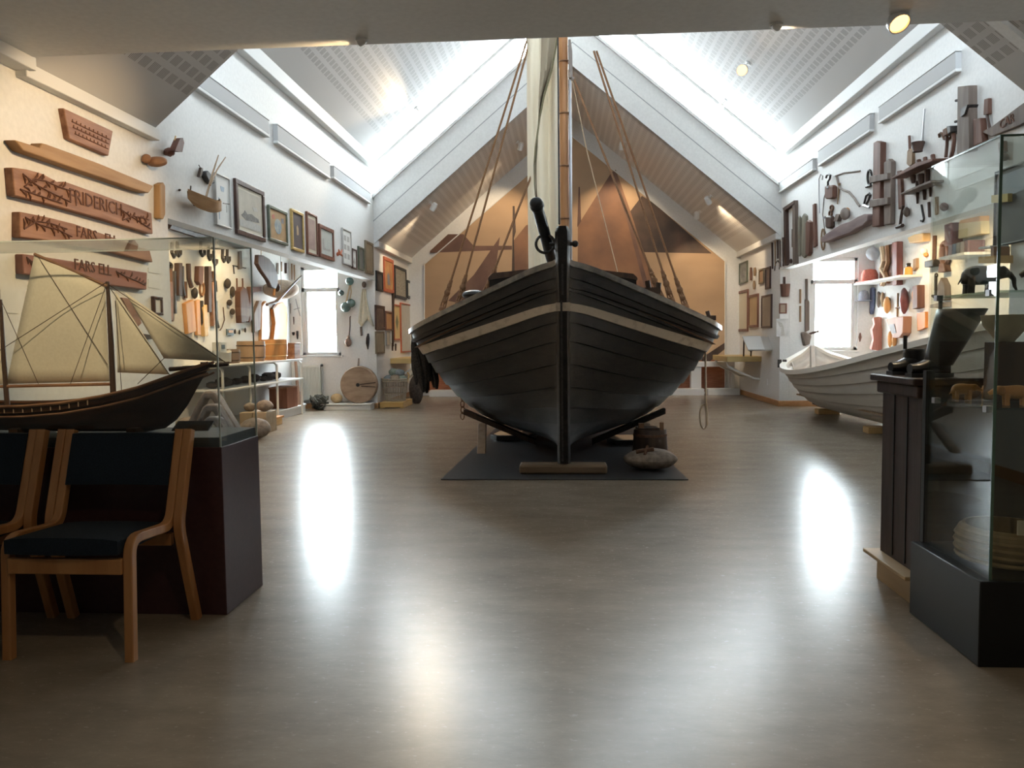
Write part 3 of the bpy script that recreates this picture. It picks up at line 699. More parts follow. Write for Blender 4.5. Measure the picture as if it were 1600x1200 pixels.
# net bundle hanging at the left rail
nb = MB(); rr = random.Random(11)
for i in range(26):
    x0 = 645 + rr.uniform(0, 26); y0 = 515 + rr.uniform(0, 16); y1 = 570 + rr.uniform(0, 45)
    x1 = 646 + (x0 - 645) * .95 + rr.uniform(-3, 9) + (y1 - 560) * .14
    yy = 8.62 + rr.uniform(0, .2); p = []
    for k_ in range(7):
        t_ = k_ / 6; p.append(PY(x0 + (x1 - x0) * t_ + rr.uniform(-1.2, 1.2), y0 + (y1 - y0) * t_, yy))
    nb.tube(p, [.03, .045, .05, .05, .045, .035, .016], 6)
T('fishing_net', 'dark tarred net bundle hanging from the black boat\'s left rail', 'net', [('m', nb, tar)])
ch = MB()
for i in range(5):
    c = PY(722.5 + .6 * (i % 2), 612 + i * 9.5, 9.15); ch.torus(c, 1, .008, V((.022, 0, 0)), V((0, 0, .042)), 14, 5)
T('rope_tail', 'brown looped rope end hanging beneath the left side of the black boat', 'rope', [('m', ch, rope)])
# ================================================================ WHITE ROWING BOAT
wb = []
XB = 3.86
wbt = [(12.22, .03, .97, .20, .95), (12.1, .22, .86, .15, .8), (11.9, .45, .77, .12, .62), (11.6, .63, .70, .1, .5), (11.2, .72, .66, .1, .45), (10.7, .76, .655, .1, .42), (10.1, .765, .69, .1, .41), (9.4, .75, .76, .1, .42),
       (8.6, .70, .87, .1, .46), (7.8, .62, 1.0, .1, .55), (7.1, .49, 1.12, .11, .68), (6.6, .30, 1.23, .14, .85), (6.3, .03, 1.32, .2, .95)]
wst = []
for i in range(len(wbt) - 1):
    for k_ in range(4):
        t_ = k_ / 4; wst.append([wbt[i][j] + (wbt[i + 1][j] - wbt[i][j]) * t_ for j in range(5)])
wst.append(list(wbt[-1]))
for j in range(1, 5):
    s_ = smooth([q[j] for q in wst], 2)
    for q, z in zip(wst, s_): q[j] = z
wfn = lambda s, y, z: V((XB + y, s, z))
wpm = M('boat_white_paint', (.62, .58, .54), (.68, .645, .60), .5, 10, (1, .2, 1)); wgm = M('boat_gunwale_paint', (.74, .69, .62), None, .4)
wh = hull(wst, [0, .05, .17, .34, .52, .68, .84, 1], .02, wfn)
wc = MB()
for side in (-1, 1):
    rows = [[], [], [], []]
    for s, hb, z, zk, p in wst:
        f = min(1, hb * 4)
        for r_, (o, dz) in enumerate(((-.05, -.03), (-.05, .015), (.045, .015), (.045, -.045))): rows[r_].append(V((XB + side * max(0, hb + o * f), s, z + dz)))
    wc.grid(rows + [rows[0]])
th_ = []
for yy, z in ((11.3, .5), (9.9, .53), (8.4, .66)):
    hb = interp([(q[0], q[1]) for q in wst], yy); hb2, zz2, zk2, p2 = [interp([(q[0], q[j]) for q in wst], yy) for j in (1, 2, 3, 4)]; hb = min(hb, hb2 * ((z - zk2) / (zz2 - zk2)) ** p2 - .05); th_.append(MB().bb((XB - hb, yy - .11, z), (XB + hb, yy + .11, z + .035)))
rib = []
for i in range(16):
    yy = 11.9 - i * .33; hb, z, zk, p = [interp([(q[0], q[j]) for q in wst], yy) for j in (1, 2, 3, 4)]
    sec = [(hb * t_ ** p - .02, zk + t_ * (z - zk)) for t_ in (.02, .1, .25, .45, .7, .97)]
    rib.append(MB().tube([V((XB - x_, yy, z_)) for x_, z_ in sec[::-1]] + [V((XB + x_, yy, z_)) for x_, z_ in sec], .014, 5))
fl = MB()
for i in range(5): fl.bb((XB - .42 + i * .17, 8.0, .26), (XB - .28 + i * .17, 11.6, .28))
wk = MB(); wk.bb((XB - .03, 6.5, .075), (XB + .03, 12.1, .2)); wsp = MB().prism([(XB - .03, 12.1, .08), (XB - .03, 12.2, .15), (XB - .03, 12.27, .5), (XB - .03, 12.29, .98), (XB - .03, 12.2, .98), (XB - .03, 12.14, .5)], (.06, 0, 0))
dk = MB(); dk.bb((XB - .66, 7.0, .1), (XB - .0, 12, .10001))
lock = []
for x, yy in ((1218, 11.9), (1226, 11.75)): lock.append(MB().box(PY(x, 568, yy), (.05, .04, .12)))
T('rowing_boat', 'white clinker rowing boat lying on blocks by the right window', 'boat', [('hull', wh, wpm, {'ang': 30, 'solid': .012}), ('gunwale', wc, wgm), *[('thwart', q, ltwood) for q in th_], *[('rib', q, wpm) for q in rib], ('floorboards', fl, ltwood), ('keel', wk, dkwood), ('stem_post', wsp, wpm), *[('oarlock', q, iron) for q in lock]])
def wblk(px, py, label, w_=.42, h_=.075):
    q = PZ(px, py, 0); m_ = MB(); m_.bb((q.x - .1, q.y - .05, 0), (q.x + w_ - .1, q.y + .12, h_)); T('keel_support', label, 'timber block', [('m', m_, pine)], 'blocks under the rowing boat', bevel=.006)
wblk(1288, 647, 'brown timber block under the far end of the white rowing boat', .3); wblk(1368, 677, 'pale timber block under the white rowing boat beside the dark cabinet', .3)
for k_, (x0, x1, lb) in enumerate(((-.3, .05, 'pale oar lying along the white rowing boat, on its left side'), (-.1, .2, 'pale oar in the white rowing boat, middle of three'), (.15, .3, 'pale oar lying along the white rowing boat, nearest the window'))):
    oar = MB(); a = V((XB + x0, 11.5, .60 + .03 * k_)); b = V((XB + x1, 9.0, .66 + .05 * k_)); d = (b - a)
    oar.tube([a + d * .3, b], .02, 8)
    bl = MB(); u_ = d.normalized(); s_ = u_.cross(V((0, 0, 1))).normalized() * .055
    bl.prism([a - s_, a + s_, a + d * .28 + s_ * .8, a + d * .33, a + d * .28 - s_ * .8], (0, 0, .016))
    T('oar', lb, 'oar', [('shaft', oar, ltwood), ('blade', bl, wgm)], 'oars in the rowing boat')
net2 = MB(); q = PY(1332, 548, 11.0)
net2.ball((XB + .72, 10.9, .715), 1, .10, .38, .03, 12, .15, rr=random.Random(3))
T('folded_net', 'small dark folded net lying over the rowing boat\'s right gunwale', 'net', [('m', net2, gywood)])
# ================================================================ LEFT WALL: carved boards
def board(px, t, label, mat=None, name='carved_board', cat='carved board', extra=()):
    return T(name, label, cat, [('board', plate(WL, px, t), mat or rdwood, {'bevel': .006})] + list(extra))
dkcut = M('carving_shadow', (.10, .04, .022), (.14, .06, .035), .8, 30)
def letters(w, txt, a, b, size, off):
    """carved lettering along pixels a-b on wall w"""
    A = w.pt(*a) + w.n * off; B = w.pt(*b) + w.n * off; mid = (A + B) / 2; xa = (B - A).normalized(); n = w.n
    ya = n.cross(xa); P = Matrix.Translation(mid) @ Matrix((xa, ya, n)).transposed().to_4x4()
    return text_mb(txt, size, .003, P)
def words_(w, nm, txt, a, b, size, off):
    out = []; n = len(txt); k = 0
    for wd in txt.split(' '):
        f0, f1 = k / n, (k + len(wd)) / n; k += len(wd) + 1
        L_ = lambda f: (a[0] + (b[0] - a[0]) * f, a[1] + (b[1] - a[1]) * f)
        out.append((nm, letters(w, wd, L_(f0), L_(f1), size, off), dkcut))
    return out
def strokes_(w, *rows):
    mb = MB(); rr = random.Random(12)
    for a, b in rows:
        mb.tube([w.pt(a[0], a[1] + 4) + w.n * .04, w.pt(b[0], b[1] + 4) + w.n * .04], .004, 4)
        for k in range(9):
            f = (k + .2) / 9; x = a[0] + (b[0] - a[0]) * f; y = a[1] + (b[1] - a[1]) * f; hh = rr.uniform(3, 5)
            mb.tube([w.pt(x, y) + w.n * .0405, w.pt(x + rr.uniform(-.8, .8), y + max(hh, 4.2)) + w.n * .0405], .004, 4)
            if False: mb.tube([w.pt(x, y + hh * rr.random()) + w.n * .0405, w.pt(x + 3, y + 1 + hh * rr.random()) + w.n * .0405], .0035, 4)
    return mb
def sprig(w, pts, off, seed, mb=None):
    mb = mb or MB(); rr = random.Random(seed); p = [w.pt(x, y) + w.n * off for x, y in pts]
    mb.tube(p, .005, 5)
    for i in range(len(p) - 1):
        for k in range(3):
            q = p[i].lerp(p[i + 1], k / 3); s = rr.choice((-1, 1)); ang = rr.uniform(.5, 1.2) * s
            d = (p[i + 1] - p[i]).normalized(); R = Matrix.Rotation(ang, 3, w.n); e = R @ d
            L_ = rr.uniform(.035, .06); mb.tube([q, q + e * L_ * .5 + d * .008, q + e * L_], [.003, .008, .002], 5)
    return mb
board([(90, 169), (168, 205), (161, 244), (99, 217)], .04, 'trapezoid carved plaque topmost on the left wall', name='carved_plaque', cat='plaque',
      extra=[*[('worn_inscription', strokes_(WL, r_), dkcut) for r_ in (((102, 186), (162, 214)), ((104, 195), (161, 221)), ((107, 205), (160, 229)))]])
board([(5, 219), (28, 226), (44, 231), (48, 224), (56, 226), (140, 256), (226, 291), (218, 302), (196, 296), (160, 284), (100, 264), (50, 247), (18, 236)], .07, 'long notched ship timber between the plaque and the carved boards', name='ship_timber', cat='timber', mat=wood('timber_tan', (.30, .17, .08), (.40, .25, .13), 'y', .7))
board([(6, 262), (30, 265), (55, 272), (72, 281), (80, 286), (90, 284), (150, 305), (227, 333), (229, 366), (150, 343), (60, 318), (10, 306)], .05, 'largest carved board on the left wall, with leaf sprigs at both ends',
      extra=[*words_(WL, 'lettering', 'FRIDERICH', (108, 309), (170, 327), .12, .051), ('leaf_carving', sprig(WL, [(22, 272), (45, 290), (70, 303), (98, 316)], .052, 1), dkcut), ('leaf_carving', sprig(WL, [(24, 292), (40, 280), (58, 283), (78, 292), (97, 298)], .052, 14), dkcut), ('leaf_carving', sprig(WL, [(18, 296), (36, 302), (60, 310), (84, 318)], .052, 15), dkcut), ('border_groove', MB().tube([WL.pt(x, y) + WL.n * .05 for x, y in ((104, 298), (107, 322))], .005, 5), dkcut), ('leaf_carving', sprig(WL, [(176, 326), (190, 336), (206, 346), (225, 358)], .052, 2), dkcut), ('leaf_carving', sprig(WL, [(180, 344), (196, 338), (210, 340), (222, 344)], .052, 16), dkcut)])
board([(18, 331), (60, 339), (105, 350), (224, 391), (229, 410), (150, 390), (60, 376), (18, 371)], .05, 'second carved board down on the left wall, above the glass case lid',
      extra=[*words_(WL, 'lettering', 'FARS ELL', (106, 362), (175, 379), .10, .051), ('leaf_carving', sprig(WL, [(26, 340), (50, 352), (75, 358), (100, 370)], .052, 3), dkcut), ('leaf_carving', sprig(WL, [(24, 358), (44, 346), (66, 349), (92, 358)], .052, 17), dkcut)])
board([(23, 397), (60, 402), (130, 413), (220, 426), (219, 453), (130, 441), (60, 432), (24, 428)], .05, 'lowest carved board on the left wall, behind the model sails', mat=wood('board_reddish', (.24, .10, .07), (.33, .15, .11), 'y', .65),
      extra=[*words_(WL, 'lettering', 'FARS ELL', (106, 414), (163, 424), .10, .051), ('leaf_carving', sprig(WL, [(170, 424), (185, 432), (205, 440), (216, 446)], .052, 4), dkcut), ('leaf_carving', sprig(WL, [(28, 402), (40, 412), (50, 422)], .052, 6), dkcut)])
# driftwood carvings and ship models on the wall
bw = MB(); wball(WL, 232, 253, 18, 9, .09, bw, .10, 12, 3); wball(WL, 222, 248, 9, 8, .10, bw, .08, 10, 4)
T('wooden_carving', 'lump of brown carved driftwood fixed to the wall beside the plaque', 'carving', [('m', bw, wood('carving_brown', (.26, .13, .07), (.38, .21, .12), 'y', .7), {'sub': 1})])
bw = MB(); wball(WL, 257, 238, 10, 7, .08, bw, .1, 12, 5); bw.prism([WL.pt(x, y) + WL.n * .06 for x, y in ((252, 236), (260, 218), (265, 216), (267, 224), (264, 238))], WL.n * .05)
bb_ = MB(); rod(WL, [(259, 224), (261, 213)], .006, .07, bb_)
T('bird_carving', 'dark carved winged figurehead high on the left wall', 'carving', [('body', bw, wood('carving_dark', (.11, .045, .03), (.17, .07, .05), 'z', .6)), ('spike', bb_, pine)])
T('wooden_stave', 'short upright stave right of the carved boards', 'stave', [('m', plate(WL, [(240, 288), (246, 285), (249, 291), (249, 335), (246, 343), (240, 341)], .05), wood('stave_tan', (.34, .20, .09), (.45, .28, .14), 'z', .7), {'bevel': .008})])
# wall ship with two raked masts
c = WL.pt(302, 314) + WL.n * .12; L0 = (WL.pt(328, 314) - WL.pt(275, 314)).length / 2; y0c = (WL.pt(328, 314).y + WL.pt(275, 314).y) / 2
zA, zM, zB = WL.pt(276, 300).z, WL.pt(300, 315).z, WL.pt(326, 318).z
stn = []
for i in range(13):
    u = -1 + i / 6; zt_ = zM + .02 + (zA - zM) * max(0, -u) ** 2.2 + (zB - zM + .02) * max(0, u) ** 2.2
    stn.append((y0c + u * L0, max(.004, .075 * (1 - abs(u) ** 2.3)), zt_, zM - .075 + .05 * abs(u) ** 2.5, .5))
sh = hull(stn, [0, .15, .35, .6, 1], .003, lambda s, y, z: V((XL + .10 + y, s, z)))
dk_ = MB(); dk_.grid([[V((XL + .10 - hb * .95, s, z - .02)) for s, hb, z, _, _ in stn], [V((XL + .10 + hb * .95, s, z - .02)) for s, hb, z, _, _ in stn]])
mA = rod(WL, [(303, 312), (315, 270), (324, 243)], [.011, .009, .005], .10); mB_ = rod(WL, [(307, 290), (318, 266), (332, 246)], [.008, .007, .004], .12)
fg = MB()
for x, y in ((279, 297), (325, 317)): wball(WL, x, y, 1.5, 2, .02, fg); rod(WL, [(x, y), (x + .5, y - 6)], .005, .10, fg)
ga = rod(WL, [(328, 318), (338, 319.5)], .004, .12); bz = MB()
for x in (298, 304, 309, 314): rod(WL, [(x, 316 + (x - 298) * .25), (x, 309 + (x - 298) * .3)], .018, .10, bz)
br_ = MB(); br_.tube([(XL - .002, y0c, zM - .02), (XL + .06, y0c, zM - .02)], .012, 8)
T('wall_ship_model', 'small wooden ship model with two crossed masts on the left wall', 'ship model', [('hull', sh, wood('wall_ship_wood', (.36, .20, .09), (.46, .28, .14), 'y', .6)), ('deck', dk_, pine), ('mast', mA, ltwood), ('mast', mB_, ltwood), ('figurehead', fg, dkwood), ('bowsprit', ga, dkwood), ('cabin', bz, ogwood), ('bracket', br_, dkwood)])
wh_ = MB(); wh_.prism([WL.pt(x, y) - WL.n * .002 for x, y in ((313, 268), (318, 267), (322, 272), (328, 281), (329, 286), (323, 288), (318, 283), (314, 276))], WL.n * .05)
ff = MB(); ff.prism([WL.pt(x, y) + WL.n * .01 for x, y in ((306, 276), (309, 262), (311, 263), (311, 270), (308, 277))], WL.n * .025); rod(WL, [(310, 263), (307, 258)], .004, .02, ff)
T('fish_carving', 'dark grey carved fish behind the masts of the wall ship', 'carving', [('body', wh_, M('carving_slate', (.035, .037, .042), (.06, .06, .065), .6, 20), {'bevel': .012}), ('tail_fin', ff, dkwood)])
# ================================================================ PICTURES
def pic(seed, cols, scale=6):
    rr = random.Random(seed); a, b_ = cols
    return M('picture_%d' % seed, a, b_, .45, scale + rr.uniform(-1, 2), (1, 1, 1.2), lo=.3, hi=.7)
def frame(w, quad, label, fm, pm, fw=.03, mount=None, mw=.0, t=.028, prints=(), name='framed_picture', cat='picture', group=None):
    P = [w.pt(x, y) for x, y in quad]
    ax = 'y' if w.axis == 'x' else 'x'
    g = lambda q: getattr(q, ax)
    a = (g(P[0]) + g(P[3])) / 2; b_ = (g(P[1]) + g(P[2])) / 2; zt_ = (P[0].z + P[1].z) / 2; zb_ = (P[2].z + P[3].z) / 2
    lo, hi = min(a, b_), max(a, b_)
    def bx(mb, u0, u1, z0, z1, d0, d1):
        if w.axis == 'x': x0, x1 = w.c + w.n.x * d0, w.c + w.n.x * d1; mb.bb((min(x0, x1), u0, z0), (max(x0, x1), u1, z1))
        else: y0, y1 = w.c + w.n.y * d0, w.c + w.n.y * d1; mb.bb((u0, min(y0, y1), z0), (u1, max(y0, y1), z1))
    f = MB()
    bx(f, lo, hi, zt_ - fw, zt_, -.002, t); bx(f, lo, hi, zb_, zb_ + fw, -.002, t); bx(f, lo, lo + fw, zb_ + fw, zt_ - fw, -.002, t); bx(f, hi - fw, hi, zb_ + fw, zt_ - fw, -.002, t)
    parts = [('frame', f, fm, {'bevel': .004})]
    if mount:
        m_ = MB(); bx(m_, lo + fw, hi - fw, zb_ + fw, zt_ - fw, -.002, t * .45); parts.append(('mount', m_, mount))
    p = MB(); e_ = fw + mw; bx(p, lo + e_, hi - e_, zb_ + e_, zt_ - e_, -.002, t * .52); parts.append(('picture', p, pm))
    for nm, poly, mt_ in prints:   # printed shapes: fractions of the picture (0..1 from left of the photo, from top)
        flip = (a > b_)
        q = MB(); L_ = []
        for fx, fy in poly:
            u_ = a + (b_ - a) * (e_ / abs(b_ - a) + fx * (1 - 2 * e_ / abs(b_ - a))); z_ = zt_ - e_ - fy * (zt_ - zb_ - 2 * e_)
            L_.append(V((w.c + w.n.x * t * .52, u_, z_)) if w.axis == 'x' else V((u_, w.c + w.n.y * t * .52, z_)))
        q.prism(L_, w.n * .0015); parts.append((nm, q, mt_, {'under': 'picture'}))
    return T(name, label, cat, parts, group)
fdk = wood('frame_dark', (.055, .030, .025), (.09, .05, .04), 'z', .35); fgr = M('frame_green', (.09, .11, .08), (.14, .16, .12), .4, 20); fgold = M('frame_gold', (.48, .33, .11), (.60, .43, .17), .4, 30, metal=.3)
fbr = wood('frame_brown', (.15, .065, .045), (.22, .10, .07), 'z', .4); fgy = M('frame_grey', (.30, .29, .28), None, .4); fred = wood('frame_red', (.36, .085, .04), (.46, .13, .065), 'z', .4)
flt = M('frame_silver', (.55, .54, .52), None, .35, metal=.2); fol = wood('frame_olive', (.17, .13, .085), (.24, .19, .13), 'z', .5); fbk = M('frame_black', (.02, .02, .021), None, .4)
cream = M('mount_cream', (.62, .57, .46), None, .7); pwh = M('mount_white', (.74, .73, .70), None, .7)
ink = M('print_ink', (.13, .12, .11), (.22, .21, .19), .7, 30); ink2 = M('print_grey', (.40, .39, .36), (.48, .46, .43), .7, 40); blu = M('print_blue', (.42, .50, .58), None, .7)
G = 'pictures in a row above the left aisle'
frame(WL, [(333, 269), (357, 280), (357, 358), (334, 351)], 'tall pale drawing in a thin silver frame beside the wall ship', flt, pwh, .014, prints=[('print', [(.35, .2), (.65, .2), (.6, .3), (.4, .3)], blu), ('print', [(.2, .45), (.25, .45), (.25, .9), (.2, .9)], blu), ('print', [(.75, .55), (.8, .55), (.8, .7), (.75, .7)], ink2)], group=G)
frame(WL, [(366, 281), (411, 299), (410, 376), (365, 367)], 'large ship engraving in a dark brown frame over the aisle opening', fdk, M('engraving_sky', (.42, .38, .31), (.50, .46, .38), .7, 6), .045, cream, .035,
      prints=[('ship_print', [(.08, .68), (.2, .6), (.25, .52), (.35, .6), (.55, .55), (.7, .6), (.85, .62), (.9, .72), (.3, .78)], ink), ('wave_print', [(.02, .8), (.5, .76), (.98, .8), (.98, .97), (.02, .97)], ink2), ('ship_print', [(.6, .35), (.8, .33), (.85, .42), (.65, .45)], ink2)], group=G)
frame(WL, [(418, 321), (447, 332), (446, 383), (417, 376)], 'small painting with an oval centre in a green frame', fgr, pic(3, ((.34, .22, .11), (.46, .30, .15)), 12), .03, prints=[('oval_print', [(.5 + .22 * math.sin(k * .5236), .52 + .27 * math.cos(k * .5236)) for k in range(12)], M('print_oval', (.20, .26, .29), (.42, .42, .38), .6, 14)), ('rose_print', [(.15, .2), (.28, .15), (.3, .3), (.18, .33)], M('print_rose', (.5, .16, .11), None, .6)), ('rose_print', [(.7, .2), (.85, .17), (.85, .35), (.72, .36)], M('print_slate', (.2, .2, .22), None, .6))], group=G)
frame(WL, [(454, 327), (472, 334), (472, 394), (453, 391)], 'narrow dark painting in a gold frame above the aisle', fgold, pic(4, ((.07, .065, .075), (.13, .11, .11)), 5), .032, prints=[('figure_print', [(.4, .38), (.5, .32), (.6, .4), (.6, .6), (.42, .62)], M('print_figure', (.42, .30, .18), None, .6))], group=G)
frame(WL, [(478, 331), (494, 338), (493, 400), (477, 397)], 'tall narrow print in a thin brown frame right of the gold frame', fbr, pic(5, ((.33, .24, .22), (.43, .33, .29)), 8), .024, cream, .045, group=G)
frame(WL, [(498, 351), (520, 359), (519, 408), (496, 401)], 'pale ship print in a broad reddish-brown frame', fbr, pic(6, ((.46, .50, .47), (.56, .58, .54)), 8), .05, prints=[('ship_print', [(.2, .4), (.27, .35), (.3, .7), (.5, .75), (.8, .7), (.82, .8), (.2, .82)], ink2)], group=G)
frame(WL, [(534, 357), (548, 362), (546, 415), (533, 412)], 'white frame holding six small images, right of the red coral', flt, pwh, .018, prints=[('photo_print', [(fx, fy), (fx + .28, fy), (fx + .28, fy + .16), (fx, fy + .16)], ink2) for fx in (.15, .56) for fy in (.16, .43, .70)], group=G)
frame(WL, [(549, 388), (556, 391), (555, 422), (548, 418)], 'tiny narrow picture, leftmost of the three by the corner', fdk, pwh, .022, group=G, prints=[('boat_print', [(.2, .7), (.5, .4), (.8, .7), (.6, .85)], ink2)])
frame(WL, [(559, 384), (567, 389), (567, 424), (558, 420)], 'dark grey picture, middle of the three small ones by the corner', fgr, pic(8, ((.16, .16, .15), (.24, .24, .22)), 5), .03, group=G)
frame(WL, [(570, 376), (582, 381), (581, 430), (569, 425)], 'olive-brown portrait in the frame nearest the hall corner', fol, pic(9, ((.26, .21, .14), (.36, .30, .21)), 5), .04, group=G)
co = MB(); rr = random.Random(4)
for i in range(9):
    x, y = 526 + rr.uniform(-4, 4), 396 + rr.uniform(-7, 7); rod(WL, [(526, 397), ((526 + x) / 2 + rr.uniform(-1, 1), (397 + y) / 2), (x, y)], [.018, .013, .007], .05, co, 5)
wball(WL, 526, 397, 2.5, 3.5, .05, co)
T('coral', 'small branching red coral on the wall between two pictures', 'coral', [('m', co, M('red_coral', (.45, .12, .06), (.55, .18, .09), .7, 30))])
# small things on the near left wall behind the glass case
frame(WL, [(236, 462), (250, 465), (250, 494), (236, 491)], 'small dark twin-panel picture beside the aisle jamb', fdk, pwh, .02)
for q, lb in (([(231, 418), (249, 421), (249, 428), (231, 425)], 'small white caption card, upper one of the pair by the jamb'), ([(231, 436), (249, 439), (249, 452), (231, 449)], 'small white caption card, lower one of the pair by the jamb'), ([(0, 452), (28, 456), (28, 490), (0, 488)], 'white information sheet on the wall behind the model\'s mainsail')):
    T('caption_card', lb, 'card', [('m', plate(WL, q, .004), paper)], 'paper notices on the left wall')
T('driftwood_board', 'orange-brown tapering board behind the model ship\'s jib', 'board', [('m', plate(WL, [(184, 465), (205, 468), (215, 505), (208, 512)], .03), rdwood)])
T('wooden_rack', 'thin dark shelf strip behind the model ship', 'strip', [('m', plate(WL, [(215, 521), (232, 524), (232, 530), (215, 527)], .03), dkwood)])
# ================================================================ GLASS CASE WITH THE MODEL SHIP
gcx = -1.418; q = PZ(352, 961, 0); y0g = q.y; y1g = 3.465; xg0 = -3.03
burg = M('burgundy_laminate', (.050, .020, .022), (.060, .025, .027), .35, 40, spec=.4)
plz = PY(347, 699, y0g).z; topz = PY(340, 372, y0g).z
pl = MB(); pl.bb((xg0, y0g, 0), (gcx, y1g, plz))
T('display_plinth', 'dark burgundy plinth under the glass case behind the chairs', 'plinth', [('body', pl, burg)], bevel=.003)
tray_ = MB(); tray_.bb((xg0 + .01, y0g + .01, plz), (gcx - .01, y1g - .01, plz + .04))
vg = glass('case_acrylic', (.975, .985, .97), 1.4)
gls = MB(); t_ = .005; z0, z1 = plz + .0, topz
gls.bb((xg0 + .003, y0g + .003, z0), (gcx - .003, y0g + .003 + t_, z1)); 
gb = MB(); gb.bb((xg0 + .003, y1g - .003 - t_, z0), (gcx - .003, y1g - .003, z1))
gr = MB(); gr.bb((gcx - .003 - t_, y0g + .009, z0), (gcx - .003, y1g - .009, z1)); gl_ = MB(); gl_.bb((xg0 + .003, y0g + .009, z0), (xg0 + .003 + t_, y1g - .009, z1))
gt = MB(); gt.bb((xg0 + .003, y0g + .003, z1), (gcx - .003, y1g - .003, z1 + t_))
eg = MB(); edg = M('acrylic_edge', (.60, .66, .62), None, .2)
for x in (gcx - .006,):
    for y in (y0g + .006, y1g - .006): eg.bb((x - .003, y - .003, z0), (x + .003, y + .003, z1 + .004))
for y in (y0g + .006, y1g - .006): eg.bb((xg0, y - .002, z1 + .001), (gcx - .004, y + .002, z1 + .006))
eg.bb((gcx - .008, y0g, z1 + .001), (gcx - .004, y1g, z1 + .006))
T('glass_case', 'clear glass case on the burgundy plinth, holding the model ship', 'display case', [('base_tray', tray_, M('case_base_grey', (.055, .065, .075), None, .5)), ('front_pane', gls, vg), ('back_pane', gb, vg), ('side_pane', gr, vg), ('side_pane', gl_, vg), ('lid', gt, vg), ('edge', eg, edg)])
# the model
YM_ = 3.27
def mp_(x, y, dy=0): return PY(x, y, YM_ + dy)
keel_z = plz + .055
sheer = [(-240, 615), (-120, 628), (0, 632), (60, 631), (120, 626), (180, 616), (230, 604), (280, 585), (318, 570), (330, 566)]
bot = [(-240, 640), (-160, 660), (-60, 671), (100, 674), (200, 674), (250, 671), (280, 650), (300, 615), (318, 585), (330, 566)]
stn = []
for i in range(31):
    x = -238 + 566 * i / 30; s_ = mp_(x, 527).x; zt_ = mp_(x, interp(sheer, x)).z; zb_ = mp_(x, interp(bot, x)).z
    u = (x - 60) / 290; stn.append((s_, max(.006, .125 * (1 - abs(u) ** 2.8)), zt_, zb_, .42 + .25 * abs(u)))
mh = hull(stn, [0, .1, .3, .55, .8, 1], .0025, lambda s, y, z: V((s, YM_ + y, z)))
md = MB(); md.grid([[V((s, YM_ - hb * .96, z - .028)) for s, hb, z, _, _ in stn], [V((s, YM_ + hb * .96, z - .028)) for s, hb, z, _, _ in stn]])
mr_ = MB()
for side in (-1, 1): mr_.tube([V((s, YM_ + side * hb, z)) for s, hb, z, _, _ in stn], .007, 5)
mw_ = MB()
for side in (-1, 1): mw_.tube([V((s, YM_ + side * (hb + .002), z - .045)) for s, hb, z, _, _ in stn], .005, 5)
mm = MB(); mm.tube([mp_(178, 640), mp_(174, 540), mp_(168, 440)], [.013, .012, .008], 8); mm2 = MB(); mm2.tube([mp_(12, 640), mp_(6, 560), mp_(1, 468)], [.011, .010, .006], 8)
bs_ = MB(); bs_.tube([mp_(265, 577), mp_(357, 570)], [.010, .006], 8); bs_.prism([mp_(312, 588, -.01), mp_(313, 566, -.01), mp_(326, 566, -.01), mp_(326, 574, -.01)], (0, .02, 0))
def sail_(pts, bulge, n=8):
    a, b_, c, d = [mp_(*p) for p in pts]; rows = []
    for i in range(n + 1):
        u = i / n; r0 = a.lerp(d, u); r1 = b_.lerp(c, u)
        rows.append([r0.lerp(r1, j / n) + V((0, -bulge * math.sin(math.pi * j / n) * math.sin(math.pi * min(1, u + .15)), 0)) for j in range(n + 1)])
    return MB().grid(rows)
main = sail_([(54, 398), (164, 446), (171, 596), (10, 600)], .02)
jib1 = sail_([(181, 458), (182, 458), (265, 585), (184, 582)], .012); jib2 = sail_([(196, 458), (197, 458), (352, 565), (256, 560)], .012)
miz = sail_([(-60, 430), (-2, 480), (8, 600), (-110, 604)], .02)
yd = MB(); yd.tube([mp_(54, 397, -.004), mp_(168, 447, -.004)], .007, 6); bm_ = MB(); bm_.tube([mp_(-5, 604), mp_(176, 600)], .008, 6)
rg = MB()
for a, b_ in (((165, 448), (110, 600)), ((170, 445), (352, 566)), ((172, 450), (268, 590)), ((2, 470), (60, 600)), ((168, 440), (-20, 560)), ((180, 470), (190, 610)), ((60, 402), (168, 570)), ((256, 560), (215, 600)), ((0, 472), (-60, 610))):
    rg.tube([mp_(*a, -.03), mp_(*b_, -.05)], .0016, 4)
std = MB()
for x in (40, 220): q = mp_(x, 673); std.bb((q.x - .02, YM_ - .08, plz + .04), (q.x + .02, YM_ + .08, q.z + .02))
stc = MB()
for x in range(-20, 170, 14): q = mp_(x, interp(sheer, x) - 2); stc.tube([q + V((0, -.118, -.035)), q + V((0, -.118, .0))], .003, 4)
mhm = wood('model_hull', (.022, .010, .007), (.045, .022, .015), 'x', .4)
T('model_ship', 'two-masted model sailing ship with cream sails inside the glass case', 'ship model', [('hull', mh, mhm), ('deck', md, ogwood), ('rail', mr_, mdwood), ('wale', mw_, mdwood), ('mainmast', mm, dkwood), ('mizzenmast', mm2, dkwood), ('bowsprit', bs_, mhm),
    ('mainsail', main, msail, {'solid': .002}), ('jib', jib1, msail, {'solid': .002}), ('jib', jib2, msail, {'solid': .002}), ('mizzen_sail', miz, msail, {'solid': .002}), ('gaff', yd, mdwood), ('boom', bm_, mdwood), ('rigging', rg, dkwood), ('stand', std, dkwood), ('stanchions', stc, ltwood)])
card = MB(); q = PY(300, 671, 3.13); card.prism([q + V((-.09, 0, -.003)), q + V((.07, 0, -.003)), q + V((.07, .06, .03)), q + V((-.09, .06, .03))], (0, .004, -.004))
